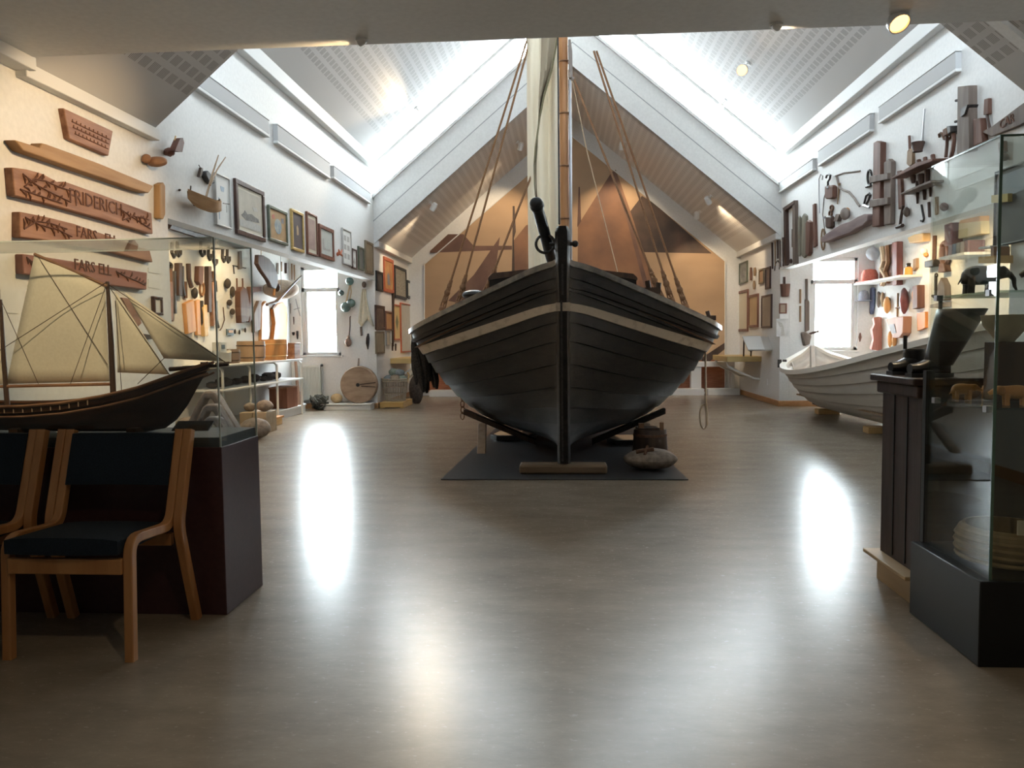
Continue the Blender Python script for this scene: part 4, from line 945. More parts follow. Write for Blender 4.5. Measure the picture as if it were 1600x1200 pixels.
T('label_card', 'dark tilted label card in the glass case beside the model bow', 'card', [('m', card, M('dark_card', (.05, .05, .05), None, .3))])
# ================================================================ CHAIRS
def strip(path, x0, x1, th, rad=.03):
    """rectangular section swept along a (y, z) polyline with rounded corners"""
    P = [V((0, y, z)) for y, z in path]; Q = [P[0]]
    for i in range(1, len(P) - 1):
        a = (P[i - 1] - P[i]).normalized(); b_ = (P[i + 1] - P[i]).normalized()
        for k in range(6):
            t_ = k / 5; Q.append((P[i] + a * rad * (1 - t_) ** 2 * 1.0 + b_ * rad * t_ ** 2))
    Q.append(P[-1]); rows = []
    for i, p in enumerate(Q):
        t_ = (Q[min(i + 1, len(Q) - 1)] - Q[max(i - 1, 0)]).normalized(); n = V((0, -t_.z, t_.y)) * th / 2
        rows.append([V((x0, p.y - n.y, p.z - n.z)), V((x1, p.y - n.y, p.z - n.z)), V((x1, p.y + n.y, p.z + n.z)), V((x0, p.y + n.y, p.z + n.z))])
    mb = MB().grid(rows, True); mb.add(rows[0], [(0, 1, 2, 3)]); mb.add(rows[-1], [(0, 1, 2, 3)]); return mb
def make_chair(xl, xr, label):
    yf, yj, yb, yt = 2.612, 2.915, 3.035, 3.03; zj = .42; zt_ = .79
    root = thing('side_chair', label, 'chair', ((xl + xr) / 2, 2.83, 0), 'blue wooden chairs in front of the glass case')
    for s, x in ((1, xl), (-1, xr)):
        # inner strip: back post -> seat rail -> front leg; outer strip: back post -> rear leg
        xi = (x + s * .0, x + s * .034); xo = (x - s * .036, x - s * .002)
        a, b_ = sorted(xi)
        build('front_leg', strip([(yt, zt_), (yj, zj), (yf + .02, zj + .02), (yf, 0)], a, b_, .034, .06), oak, root, bevel=.004)
        a, b_ = sorted(xo)
        build('rear_leg', strip([(yt, zt_), (yj, zj), (yb, 0)], a, b_, .038, .05), oak, root, bevel=.004)
    r_ = MB(); r_.bb((xl + .034, yf - .012, .318), (xr - .034, yf + .014, .375)); build('front_rail', r_, oak, root, bevel=.004)
    r_ = MB(); r_.bb((xl + .03, yj + .03, .33), (xr - .03, yj + .055, .38)); build('rear_rail', r_, oak, root, bevel=.004)
    s_ = MB(); rows = []
    for i in range(9):
        v = i / 8; y = yf - .025 + (yj + .03 - yf + .02) * v
        rows.append([V((xl + .036 + (xr - xl - .072) * j / 10, y - .012 * math.sin(math.pi * j / 10) * (1 - v), (.445 - .02 * v) + .022 * math.sin(math.pi * j / 10) ** .6 * math.sin(math.pi * (.15 + .8 * v)) ** .6)) for j in range(11)])
    top = rows; botr = [[V((q.x, q.y, .395)) for q in r] for r in rows]
    s_.grid(top); s_.grid([r[::-1] for r in botr]); s_.grid([top[0], botr[0]]); s_.grid([top[-1][::-1], botr[-1][::-1]]); s_.grid([[r[0] for r in top][::-1], [r[0] for r in botr][::-1]]); s_.grid([[r[-1] for r in top], [r[-1] for r in botr]])
    build('seat', s_, bluef, root)
    k_ = MB(); rows = []
    for i in range(7):
        v = i / 6; z = zt_ - .012 - .20 * v; y = yt - .01 + (yj - yt) * (zt_ - z) / (zt_ - zj)
        rows.append([V((xl + .034 + (xr - xl - .068) * j / 8, y + .012 * math.sin(math.pi * j / 8) - .014, z)) for j in range(9)])
    bk = [[q + V((0, .03, 0)) for q in r] for r in rows]
    k_.grid(rows); k_.grid([r[::-1] for r in bk]); k_.grid([rows[0], bk[0]]); k_.grid([rows[-1], bk[-1]]); k_.grid([[r[0] for r in rows], [r[0] for r in bk]]); k_.grid([[r[-1] for r in rows], [r[-1] for r in bk]])
    build('backrest', k_, bluef, root)
    return root
make_chair(-2.043, -1.548, 'blue-seated bentwood chair, the fully visible one before the glass case')
make_chair(-2.665, -2.17, 'blue-seated bentwood chair cut off by the left edge of the photo')
# ================================================================ RIGHT WALL: tools above the aisle
TW = 'old tools hung on the right wall'
def tool(name, label, cat, parts, group=TW): return T(name, label, cat, hang(WR, parts), group)
dbrown = wood('tool_dark', (.055, .03, .022), (.09, .052, .04), 'z', .6); tbrown = wood('tool_brown', (.105, .05, .035), (.18, .09, .065), 'z', .65)
tgrey = wood('tool_grey', (.12, .09, .072), (.20, .155, .13), 'z', .7); ttan = wood('tool_tan', (.24, .155, .09), (.34, .23, .14), 'z', .7)
tool('tall_plank', 'tall dark plank with iron pins, highest on the right wall', 'plank', [('board', plate(WR, [(1509, 135), (1527, 133), (1528, 236), (1508, 240)], .07), tgrey, {'bevel': .006}), ('pin', rod(WR, [(1509, 156), (1503, 157)], .012, .05), iron), ('pin', rod(WR, [(1509, 188), (1502, 190)], .012, .05), iron), ('iron_cleat', plate(WR, [(1518, 170), (1529, 163), (1524, 178), (1518, 182)], .09), iron)])
tool('brush_paddle', 'narrow red-brown paddle with a bent handle below the bay cornice', 'paddle', [('blade', plate(WR, [(1543, 155), (1550, 153), (1550, 178), (1542, 180)], .03), tbrown, {'bevel': .006}), ('handle', rod(WR, [(1546, 178), (1549, 195), (1552, 206)], .012, .02), dbrown)])
tool('short_board', 'short dark-brown board standing upright beside the tall plank', 'board', [('m', plate(WR, [(1530, 186), (1541, 184), (1545, 222), (1530, 228)], .05), tbrown, {'bevel': .006})])
nbp = [(1540, 206), (1557, 197), (1600, 165), (1640, 138), (1640, 172), (1600, 196), (1556, 213)]
tool('name_board', 'long sloping carved name board above the showcase at right', 'name board', [('board', plate(WR, nbp, .035), tgrey, {'bevel': .005}), *[('lettering', q, dkcut) for _, q, _ in words_(WR, 'lettering', 'CAR', (1563, 200), (1600, 179), .10, .037)]])
tool('ladder_frame', 'wooden frame of two tall uprights joined by two cross-battens', 'frame', [('upright', plate(WR, [(1373, 223), (1378, 220), (1385, 222), (1383, 353), (1371, 355)], .06), tbrown, {'bevel': .01}), ('upright', plate(WR, [(1388, 254), (1395, 248), (1400, 252), (1399, 350), (1388, 352)], .05), tgrey, {'bevel': .01}),
    ('batten', plate(WR, [(1370, 275), (1399, 270), (1399, 280), (1370, 286)], .08), tgrey, {'bevel': .006}), ('batten', plate(WR, [(1370, 312), (1399, 308), (1399, 319), (1370, 324)], .08), tgrey, {'bevel': .006})])
tool('wooden_stave', 'plain brown stave just left of the dark tool rack', 'stave', [('m', plate(WR, [(1406, 267), (1411, 266), (1414, 324), (1408, 327)], .03), tbrown, {'bevel': .006})])
tool('flax_bat', 'pale flat bat with a thin handle above the left end of the rack', 'bat', [('blade', plate(WR, [(1422, 236), (1425, 232), (1430, 234), (1430, 256), (1426, 261), (1421, 256)], .03), ttan, {'bevel': .006}), ('handle', rod(WR, [(1424, 212), (1425, 236)], .013, .02), tbrown), ('handle', rod(WR, [(1427, 258), (1429, 268)], .014, .02), dbrown)])
lb_ = MB(); a_, b_ = WR.pt(1442, 223), WR.pt(1444, 237); lb_.lathe([(.045, 0), (.042, .01), (.062, .09), (.056, .09), (.04, .02)], b_ + WR.n * .062, (0, 0, 1), 14)
tool('ladle', 'long-handled ladle with a small bucket, alone on bare white wall', 'ladle', [('handle', rod(WR, [(1448, 170), (1446, 195), (1444, 226)], [.006, .008, .012], .02), steel), ('cup', lb_, dbrown)])
# rack with hanging tools
sh1 = [(1414, 277), (1430, 268), (1456, 253), (1482, 247), (1482, 251), (1457, 260), (1416, 279)]
tool('tool_rack', 'two-shelf rack of dark tools beside the ladder-like frame', 'rack', [('shelf', plate(WR, sh1, .14), tbrown, {'bevel': .004}), ('shelf', plate(WR, [(1425, 302), (1440, 295), (1475, 281), (1475, 285), (1440, 299), (1427, 304)], .12), tgrey, {'bevel': .004})])
for i, (x, y0, y1, r, lb) in enumerate(((1430, 274, 286, .026, 'stubby dark plane iron'), (1435, 283, 318, .016, 'long dark awl'), (1443, 272, 293, .03, 'squat dark block'), (1446, 293, 312, .017, 'short dark spike'), (1452, 265, 288, .024, 'dark round tool'), (1455, 284, 307, .015, 'thin dark spike'))):
    tool('rack_tool', '%s on the rack of the right wall, %s from the left' % (lb, ('first', 'second', 'third', 'fourth', 'fifth', 'sixth')[i]), 'tool', [('m', rod(WR, [(x, y0), (x + .3, (y0 + y1) / 2), (x + .5, y1)], [r, r * .9, r * .6], .07), dbrown)], 'tools in the dark rack')
for i, (x, y) in enumerate(((1438, 250), (1448, 246), (1460, 242))):
    tool('wooden_peg', 'small wooden peg standing on the rack top, %s of three' % ('leftmost', 'middle', 'rightmost')[i], 'peg', [('m', rod(WR, [(x, y), (x + 1, y + 8), (x + 2, y + 14 - i)], .02, .06), tbrown)], 'pegs on the rack top')
tool('iron_hook', 'curled iron hook left of the two long-handled hammers', 'hook', [('m', rod(WR, [(1470, 214), (1469, 210), (1472, 208), (1475, 210), (1477, 217), (1483, 218), (1488, 214)], .012, .03), rust)])
tool('long_hammer', 'hammer with square head and slim handle, right of the curled hook', 'hammer', [('head', plate(WR, [(1487, 202), (1494, 198), (1494, 210), (1487, 213)], .08), rust, {'bevel': .006}), ('handle', rod(WR, [(1487, 206), (1487, 225), (1485, 246)], .014, .04), tbrown)])
tool('long_adze', 'long-handled adze beside the hammer, next to the tall dark plank', 'adze', [('head', plate(WR, [(1493, 197), (1499, 196), (1500, 206), (1495, 210)], .08), iron, {'bevel': .006}), ('handle', rod(WR, [(1497, 204), (1498, 220), (1496, 235), (1493, 246)], .018, .04), tbrown)])
# blocks, chains, ropes
def blockp(x, y0, y1, w_): return [(x - w_, y0 + 2), (x - w_ * .5, y0), (x + w_ * .6, y0), (x + w_, y0 + 2), (x + w_, y1 - 2), (x + w_ * .5, y1), (x - w_ * .6, y1), (x - w_, y1 - 2)]
tool('pulley_block', 'big square pulley block with an iron hook on top', 'pulley block', [('cheek', plate(WR, blockp(1302, 289, 311, 6.5), .06), tbrown, {'bevel': .015}), ('hook', rod(WR, [(1297, 278), (1298, 274), (1301, 272), (1304, 274), (1303, 279), (1300, 284), (1300, 291)], .014, .05), iron), ('sheave_pin', rod(WR, [(1301, 291), (1301, 294)], .022, .06), steel)])
tool('chain_block', 'small oval block hanging under two chain links, below the big block', 'pulley block', [('cheek', plate(WR, blockp(1300, 337, 357, 5), .05), dbrown, {'bevel': .02}), ('link', wring(WR, 1301, 325, 2.2, 4, .012), rust), ('link', wring(WR, 1299, 334, 2.2, 4.5, .012), rust), ('sheave_pin', rod(WR, [(1298, 338), (1298, 341)], .02, .08), steel)])
tool('round_pulley', 'round wooden pulley with a yellow-brown hub near the jagged timber', 'pulley', [('sheave', wball(WR, 1327, 334, 8, 10, .07), gywood), ('hub', wball(WR, 1327, 329, 3.5, 5, .10), ogwood), ('becket', plate(WR, [(1318, 335), (1314, 346), (1308, 346), (1312, 334)], .05), tgrey, {'bevel': .006})])
tool('curved_branch', 'bent branch-like rope running down from the rod to the shackle', 'rope', [('m', rod(WR, [(1309, 276), (1311, 286), (1314, 294), (1320, 297), (1328, 300), (1336, 309), (1341, 317), (1345, 322)], .014, .03), gywood)])
tool('thin_rod', 'thin nearly level rod above the bent branch', 'rod', [('m', rod(WR, [(1306, 275), (1320, 270), (1345, 267)], .009, .02), tgrey)])
tool('hanging_spike', 'short spiked rod hanging between the big block and the branch', 'rod', [('m', rod(WR, [(1313, 286), (1312, 300), (1310, 319)], [.016, .012, .006], .03), ttan)])
tool('shackle', 'iron shackle with a bolt, upper one left of the ladder-like frame', 'shackle', [('bow', wring(WR, 1360, 277, 3.2, 11, .013), iron), ('bolt', rod(WR, [(1356, 292), (1363, 290)], .016, .02), iron)])
tool('shackle', 'tilted iron shackle with a bolt, lower one by the ladder-like frame', 'shackle', [('bow', rod(WR, [(1352, 318), (1355, 306), (1360, 302), (1362, 304), (1359, 312), (1355, 319)], .012, .02), iron), ('bolt', rod(WR, [(1351, 321), (1360, 324)], .014, .02), steel)])
tool('jagged_timber', 'long jagged grey timber sloping over the aisle opening', 'timber', [('m', plate(WR, [(1293, 371), (1312, 358), (1325, 350), (1338, 346), (1352, 338), (1362, 334), (1369, 335), (1368, 345), (1360, 353), (1350, 357), (1338, 365), (1322, 370), (1305, 377), (1294, 379)], .09), wood('timber_violet', (.17, .12, .12), (.25, .19, .18), 'y', .8), {'bevel': .012})])
tool('wire_loop', 'thin wire loop hanging left of the big pulley block', 'wire', [('m', rod(WR, [(1281, 333), (1280, 300), (1280, 280), (1283, 272), (1286, 275), (1285, 281)], .006, .02), steel)])
tool('hook_line', 'thin line with a hook hanging beside the big pulley block', 'line', [('m', rod(WR, [(1293, 292), (1288, 310), (1286, 335), (1289, 358), (1291, 366)], .006, .02), tgrey)])
tool('narrow_loop', 'narrow tan wooden loop below the chain block', 'loop', [('m', wring(WR, 1287, 374, 2.6, 16, .012), ttan)])
tool('thin_lath', 'thin brown lath between the wire loop and the carved oars', 'lath', [('m', plate(WR, [(1273, 320), (1276, 318), (1278, 384), (1274, 387)], .03), tbrown)])
# empty frame and carved mangle boards
tool('empty_frame', 'tall empty wooden frame left of the carved oars', 'frame', [('post', plate(WR, [(1229, 327), (1232, 325), (1234, 412), (1231, 415)], .05), dbrown), ('post', plate(WR, [(1243, 317), (1247, 314), (1248, 412), (1244, 414)], .05), tgrey), ('top_bar', plate(WR, [(1229, 325), (1247, 313), (1247, 318), (1230, 330)], .06), dbrown)])
tool('hanging_rod', 'short thin rod hung inside the tall empty frame', 'rod', [('m', rod(WR, [(1239, 358), (1239, 386)], .012, .02), tgrey)])
tool('wooden_ball', 'small dark wooden ball at the foot of the empty frame', 'ball', [('m', wball(WR, 1238, 408, 2.5, 4, .04), dbrown)])
gro = wood('carved_grey_green', (.15, .14, .11), (.24, .22, .17), 'z', .75)
tool('mangle_board', 'grey-green carved board, leftmost of the three behind the lath', 'carved board', [('m', plate(WR, [(1249.5, 342), (1251, 337), (1253, 340), (1253, 396), (1251, 401), (1249.5, 398)], .03), gro, {'bevel': .01})], 'carved boards on the right wall')
tool('mangle_board', 'tall grey-green carved board, middle of the three behind the lath', 'carved board', [('m', plate(WR, [(1256, 338), (1259, 333), (1263, 337), (1263, 399), (1259, 403), (1255, 400)], .03), gro, {'bevel': .01})], 'carved boards on the right wall')
tool('mangle_board', 'short brown carved board, rightmost of the three behind the lath', 'carved board', [('m', plate(WR, [(1264, 348), (1267, 344), (1271, 347), (1270, 395), (1267, 400), (1264, 397)], .05), tbrown, {'bevel': .01})], 'carved boards on the right wall')
for i, (x, y0, y1, r, lb) in enumerate(((1208, 378, 420, .018, 'dark thin stick nearest the pillar edge'), (1212, 366, 415, .014, 'tan thin stick second from the pillar edge'), (1216, 360, 404, .017, 'dark stick third from the pillar edge, set higher'), (1220, 376, 417, .02, 'stout grey stick fourth from the pillar edge'), (1225, 371, 416, .018, 'dark stick beside the empty frame'))):
    tool('thin_stick', lb, 'stick', [('m', rod(WR, [(x, y0), (x + .4, y1)], [r, r * .8], .03), (dbrown, ttan, dbrown, tgrey, dbrown)[i])], 'sticks by the right pillar')
tool('iron_tongs', 'small forked iron tongs hanging below the thin sticks', 'tongs', [('m', rod(WR, [(1211, 423), (1212, 412), (1216, 407), (1219, 412), (1218, 421)], .009, .02), iron)])
tool('wooden_mallet', 'small wooden mallet just below the left end of the rack', 'mallet', [('head', wball(WR, 1421, 331, 5.5, 8, .06), tgrey), ('handle', rod(WR, [(1416, 321), (1413, 338), (1411, 354)], .015, .03), dbrown), ('foot', rod(WR, [(1406, 355), (1415, 352)], .02, .03), dbrown)])
tool('bent_iron', 'thin S-shaped iron hanging below the rack', 'hook', [('m', rod(WR, [(1441, 320), (1443, 332), (1445, 342), (1443, 346), (1440, 345)], .01, .02), iron)])
tool('short_file', 'short dark file hanging right of the S-shaped iron', 'file', [('m', rod(WR, [(1453, 316), (1454, 339)], .013, .02), dbrown)])
tool('thin_tan_lath', 'thin tan lath seen through the showcase edge', 'lath', [('m', plate(WR, [(1464, 308), (1467, 307), (1467, 334), (1464, 336)], .02), ttan)])
tool('wooden_disc', 'round brown wooden disc seen through the showcase glass', 'disc', [('m', wball(WR, 1481, 323, 7, 7, .04), tbrown)])
# near right wall: large dark photograph with yellow captions
frame(WR, [(1558, 262), (1640, 246), (1640, 386), (1558, 372)], 'large dark photograph on the right wall behind the glass showcase', fbk, M('photo_dark', (.045, .045, .045), (.13, .125, .115), .5, 4, lo=.4), .015, prints=[('sky_print', [(.05, .05), (.9, .05), (.9, .32), (.05, .38)], M('photo_blue_grey', (.20, .22, .26), (.28, .30, .33), .6, 4))], name='wall_photograph', cat='photograph')
yl = M('yellow_caption', (.42, .30, .07), None, .6)
T('caption_plate', 'yellow caption plate across the large dark photograph', 'caption', [('m', plate(WR, [(1560, 305), (1586, 302), (1586, 315), (1560, 317)], .034, .02), yl)])
T('wall_shelf', 'small yellowish shelf block on the right wall below the dark photograph', 'shelf', [('board', plate(WR, [(1557, 401), (1583, 399), (1583, 411), (1557, 411)], .14), pine), ('white_edge', plate(WR, [(1557, 386), (1576, 383), (1576, 386), (1557, 389)], .14), paper), ('end_board', plate(WR, [(1573, 386), (1578, 385), (1578, 400), (1573, 400)], .12), mdwood)])
tool('hanging_hammer', 'dim hammer on the right wall seen through the showcase front', 'hammer', [('handle', rod(WR, [(1573, 222), (1574, 238)], .03, .03), tbrown), ('head', wball(WR, 1575, 245, 7, 7, .05), iron)])
_before = set(o.name for o in sc.objects)
# ================================================================ DARK CABINET WITH BOOTS
cbx0 = 1.525
body = MB(); body.bb((cbx0, 3.27, .135), (2.3, 3.66, .915))
pan = MB()
for y in (3.40, 3.53): pan.bb((cbx0 - .004, y - .004, .15), (cbx0 + .004, y + .004, .90))
top_ = MB(); top_.bb((cbx0 - .05, 3.24, .935), (2.33, 3.69, .965)); top2 = MB(); top2.bb((cbx0 - .025, 3.255, .88), (2.31, 3.675, .936))
pl_ = MB(); pl_.bb((cbx0 - .01, 3.25, 0), (2.3, 3.67, .12)); plt_ = MB(); plt_.bb((cbx0 - .065, 3.25, .118), (2.31, 3.70, .136))
cabm = wood('cabinet_dark', (.030, .017, .015), (.055, .033, .028), 'z', .45)
T('dark_cabinet', 'dark brown wooden cabinet with a pair of boots on top', 'cabinet', [('body', body, cabm), ('panel_groove', pan, black), ('top', top_, cabm, {'bevel': .006}), ('moulding', top2, cabm, {'bevel': .008}), ('base', pl_, wood('base_beech', (.42, .30, .17), (.50, .37, .22), 'y', .5)), ('base_board', plt_, wood('base_beech', (0, 0, 0), (0, 0, 0)), {'bevel': .004})])
def boot(x, y, h, fl, c1, w0, w1, label):
    z = .9655; L0 = .27
    st_ = [(0, .0, .045, .0), (.05, .0, .05, .0)]
    leg = MB()
    # sole/foot points toward -x
    foot = MB(); rows = []
    for i in range(9):
        u = i / 8; xx = x - fl + 2 * fl * u; hw = .048 * (math.sin(math.pi * min(1, .12 + u * .9)) ** .45); ht = .045 + .075 * max(0, u - .2) ** .8
        rows.append([V((xx, y + hw * math.cos(t_) * (1 if True else 0), z + .012 + ht * .5 + ht * .5 * math.sin(t_))) for t_ in [2 * math.pi * k / 12 for k in range(12)]])
    foot.grid(rows, True); foot.add(rows[0], [tuple(range(12))]); foot.add(rows[-1], [tuple(range(12))])
    sole = MB(); sole.prism([V((x - fl - .005 + (2 * fl + .01) * u, y + s * .05 * (math.sin(math.pi * min(1, .12 + u * .86)) ** .4), z)) for s, us in ((1, [k / 8 for k in range(9)]), (-1, [1 - k / 8 for k in range(9)])) for u in us], (0, 0, .016))
    sh_ = MB(); p = []
    for k in range(7):
        v = k / 6; p.append([V((x + fl - w0 + (c1 - x - fl + w0) * v + (w0 + (w1 - w0) * v) * math.cos(t_), y + (w0 + (w1 - w0) * v) * .85 * math.sin(t_), z + .05 + (h - .05) * v)) for t_ in [2 * math.pi * q / 14 for q in range(14)]])
    sh_.grid(p, True)
    T('boot', label, 'boot', [('foot', foot, leather, {'sub': 1}), ('sole', sole, leather), ('shaft', sh_, leather, {'solid': .006}), ('pull_strap', MB().tube([p[-1][5] + V((0, 0, -.04)), p[-1][5] + V((0, 0, .06))], .008, 6), leather)], 'black boots on the cabinet')
boot(1.59, 3.56, .115, .075, 1.615, .042, .042, 'low black boot with a pull strap, farther one on the cabinet')
boot(1.60, 3.37, .285, .085, 1.725, .055, .095, 'tall black boot with a wide shaft, nearer one on the cabinet')
# ================================================================ GLASS SHOWCASE
sx0, sy0, sy1, sx1 = 1.463, 2.68, 3.21, 2.35
vpl = MB(); vpl.bb((sx0, sy0, 0), (sx1, sy1, .30))
T('showcase_plinth', 'low black plinth under the glass showcase at right', 'plinth', [('m', vpl, M('plinth_black', (.008, .008, .009), None, .3))], bevel=.004)
gx, gy0, gy1, gz = 1.502, 2.70, 3.18, 1.80
vgl = glass('showcase_glass', (.955, .975, .955), 1.65)
gp = [MB().bb((gx, gy0, .301), (gx + .006, gy1, gz)), MB().bb((gx + .008, gy0, .301), (sx1 - .02, gy0 + .006, gz)), MB().bb((gx + .008, gy1 - .006, .301), (sx1 - .02, gy1, gz))]
lidg = MB().bb((gx, gy0, gz), (sx1 - .02, gy1, gz + .006))
ed = MB(); gem = M('glass_edge_green', (.10, .17, .13), None, .15)
ed.bb((gx - .002, gy0 - .002, .301), (gx + .008, gy0 + .001, gz)); ed.bb((gx - .002, gy0, gz), (gx + .002, gy1, gz + .007)); ed.bb((gx, gy0 - .002, gz), (sx1 - .02, gy0 + .002, gz + .007))
post_ = MB().bb((gx - .003, gy1 + .002, .301), (gx + .03, gy1 + .03, 1.0))
gsh = M('shelf_glass_edge', (.12, .20, .17), None, .1)
s1, s2 = 1.285, .885
shg = [MB().bb((gx + .008, gy0 + .02, z), (sx1 - .03, gy1 - .02, z + .008)) for z in (s1, s2)]
clip = [MB().bb((gx - .004, y - .012, z - .01), (gx + .02, y + .012, z + .012)) for y in (gy0 + .05, gy1 - .06) for z in (s1, s2)]
T('glass_showcase', 'tall glass showcase with carved animals at the right edge', 'display case', [('side_pane', gp[0], vgl), ('front_pane', gp[1], vgl), ('back_pane', gp[2], vgl), ('lid', lidg, vgl), ('edge', ed, gem), ('post', post_, black), *[('shelf', q, glass('shelf_glass', (.80, .90, .86), 1.6)) for q in shg], *[('shelf_clip', q, steel) for q in clip]])
def animal(x, y, z, s, mat, label, name='carved_elephant', trunk=True, yaw=0., group='carved animals in the showcase'):
    """four-legged carving facing +x at scale s (body length about 2s)"""
    R = Matrix.Rotation(yaw, 3, 'Z'); o = V((x, y, z))
    def P(a, b_, c): return o + R @ V((a * s, b_ * s, c * s))
    bd = MB(); rows = []
    prof = [(-.95, .62, .10), (-.88, .75, .34), (-.6, .86, .46), (-.1, .86, .47), (.35, .84, .42), (.62, .92, .33), (.85, .98, .30), (1.08, .95, .24), (1.2, .85, .12)]
    for a, c, r in prof: rows.append([P(a, r * .85 * math.cos(t_), c + r * math.sin(t_)) for t_ in [2 * math.pi * k / 12 for k in range(12)]])
    bd.grid(rows, True); bd.add(rows[0], [tuple(range(12))]); bd.add(rows[-1], [tuple(range(12))])
    pr = [('body', bd, mat, {'sub': 1})]
    for a in (-.62, .36):
        for b_ in (-.24, .24): pr.append(('leg', MB().tube([P(a, b_, .75), P(a + .02, b_, .35), P(a, b_, .0)], [.19 * s, .145 * s, .15 * s], 8), mat))
    if trunk: pr.append(('trunk', MB().tube([P(1.12, 0, .92), P(1.36, 0, .66), P(1.4, 0, .34), P(1.5, 0, .16)], [.15 * s, .11 * s, .08 * s, .05 * s], 8), mat))
    else: pr.append(('muzzle', MB().tube([P(1.1, 0, .9), P(1.38, 0, .74)], [.17 * s, .12 * s], 8), mat))
    for b_ in (-1, 1):
        e = MB(); e.ball(P(.72, b_ * .32, .98), 1, .20 * s, .05 * s, .26 * s, 10); pr.append(('ear', e, mat))
    pr.append(('tail', MB().tube([P(-.92, 0, .75), P(-1.08, 0, .45)], [.04 * s, .025 * s], 6), mat))
    return T(name, label, 'carving', pr, group)
blk_m = M('ebony', (.016, .014, .014), (.03, .026, .024), .35, 30)
ylw = wood('carved_yellow_wood', (.42, .22, .07), (.54, .31, .11), 'x', .45)
q = PY(1524, 462, 3.0); animal(1.612, 3.0, s1 + .009, .082, blk_m, 'black carved elephant on the upper glass shelf of the showcase')
q = PY(1585, 455, 2.85); animal(1.76, 2.82, s1 + .009, .075, dkwood, 'dark brown carved animal at the right end of the upper glass shelf', name='carved_animal', trunk=False, yaw=2.9)
animal(1.578, 3.05, s2 + .009, .048, ylw, 'pale yellow carved animal on the lower glass shelf, leftmost of three', name='carved_animal', trunk=False)
animal(1.70, 3.08, s2 + .009, .046, ylw, 'yellow carved animal on the lower glass shelf, behind the other two', name='carved_animal', trunk=True, yaw=.25)
animal(1.62, 2.80, s2 + .009, .055, ogwood, 'orange carved animal at the front of the lower glass shelf', name='carved_animal', trunk=False, yaw=2.95)
bx_ = MB(); bx_.bb((1.80, 2.98, s2 + .009), (1.96, 3.12, s2 + .19)); bl_ = MB(); bl_.bb((1.79, 2.97, s2 + .19), (1.97, 3.13, s2 + .205))
T('carved_box', 'reddish-brown wooden box on the lower glass shelf of the showcase', 'box', [('body', bx_, tbrown), ('lid', bl_, tbrown)], bevel=.004)
bw_ = MB(); bw_.lathe([(.03, 0), (.035, .008), (.075, .06), (.085, .10), (.078, .10), (.065, .06), (.02, .015)], (1.70, 3.0, .301 + s2 - .301 + .23), (0, 0, 1), 18)
pd = MB(); pd.bb((1.65, 2.95, s2 + .009), (1.75, 3.05, s2 + .23))
T('small_pedestal', 'dark square pedestal carrying the pale bowl in the showcase', 'pedestal', [('m', pd, dkwood)], bevel=.003)
T('pale_bowl', 'pale round bowl on a pedestal inside the glass showcase', 'bowl', [('m', bw_, M('horn_cream', (.50, .44, .33), (.62, .56, .44), .4, 12))])
bk = MB(); bk.lathe([(.12, 0), (.15, .015), (.172, .06), (.168, .11), (.15, .135), (.14, .135), (.15, .10), (.15, .04), (.10, .02)], (1.69, 2.93, .301), (0, 0, 1), 24)
bands = MB()
for z in (.02, .045, .07, .095, .118): bands.torus((1.69, 2.93, .301 + z), .163 + .008 * math.sin(z * 25) - (.008 if z > .1 else 0), .008, (1, 0, 0), (0, 1, 0), 28, 6)
T('coiled_basket', 'round coiled basket on the floor of the showcase', 'basket', [('bowl', bk, wood('basket_straw', (.22, .16, .09), (.32, .24, .14), 'z', .8)), ('coil', bands, wood('basket_straw2', (.25, .18, .10), (.36, .27, .16), 'z', .8))])
pc = MB(); pc.bb((1.64, 2.783, .435), (1.74, 2.789, .487)); T('price_card', 'small pale card standing on the front rim of the coiled basket', 'card', [('m', pc, cream)])
pc = MB(); pc.bb((1.66, 2.72, .301), (1.80, 2.76, .304)); T('paper_slip', 'paper slip lying on the showcase floor before the basket', 'card', [('m', pc, cream)])
for o in sc.objects:
    if o.name not in _before and o.parent is None: o.location.x -= .046
# ================================================================ LEFT AISLE
LT = 'old tools hung in the left aisle'
def ltool(name, label, cat, parts, group=LT): return T(name, label, cat, hang(WLN, parts), group)
def etool(name, label, cat, parts, group=None): return T(name, label, cat, hang(WE, parts), group)
ltool('dark_pole', 'thick dark pole lying under the left aisle ceiling, at the opening corner', 'pole', [('m', rod(WLN, [(257, 352), (285, 361), (322, 372)], .045), dkwood)])
for i, (x, y, s, lb) in enumerate(((268, 393, 5, 'big iron hook at the near end of the hook row'), (276, 392, 4, 'iron hook second in the row behind the glass case lid'), (313, 392, 5, 'wide iron hook in the middle of the hook row'), (325, 398, 4, 'thin iron hook right of the wide one'), (333, 406, 4, 'long iron hook beside the case edge'), (347, 401, 4, 'iron hook just right of the case edge'), (354, 402, 3, 'small iron hook at the far end of the hook row'))):
    ltool('iron_hook', lb, 'hook', [('m', rod(WLN, [(x - s * .2, y - 14), (x - s * .3, y + 2), (x + s * .3, y + 8), (x + s, y + 5), (x + s, y - 1)], .02), iron)], 'iron hooks in the left aisle')
ltool('ring_rod', 'long iron rod with a ring on top, nearest tool in the left aisle', 'rod', [('ring', wring(WLN, 261.5, 416, 4, 4.5, .022), iron), ('shaft', rod(WLN, [(262, 420), (264, 470), (264, 502)], .03), rust)])
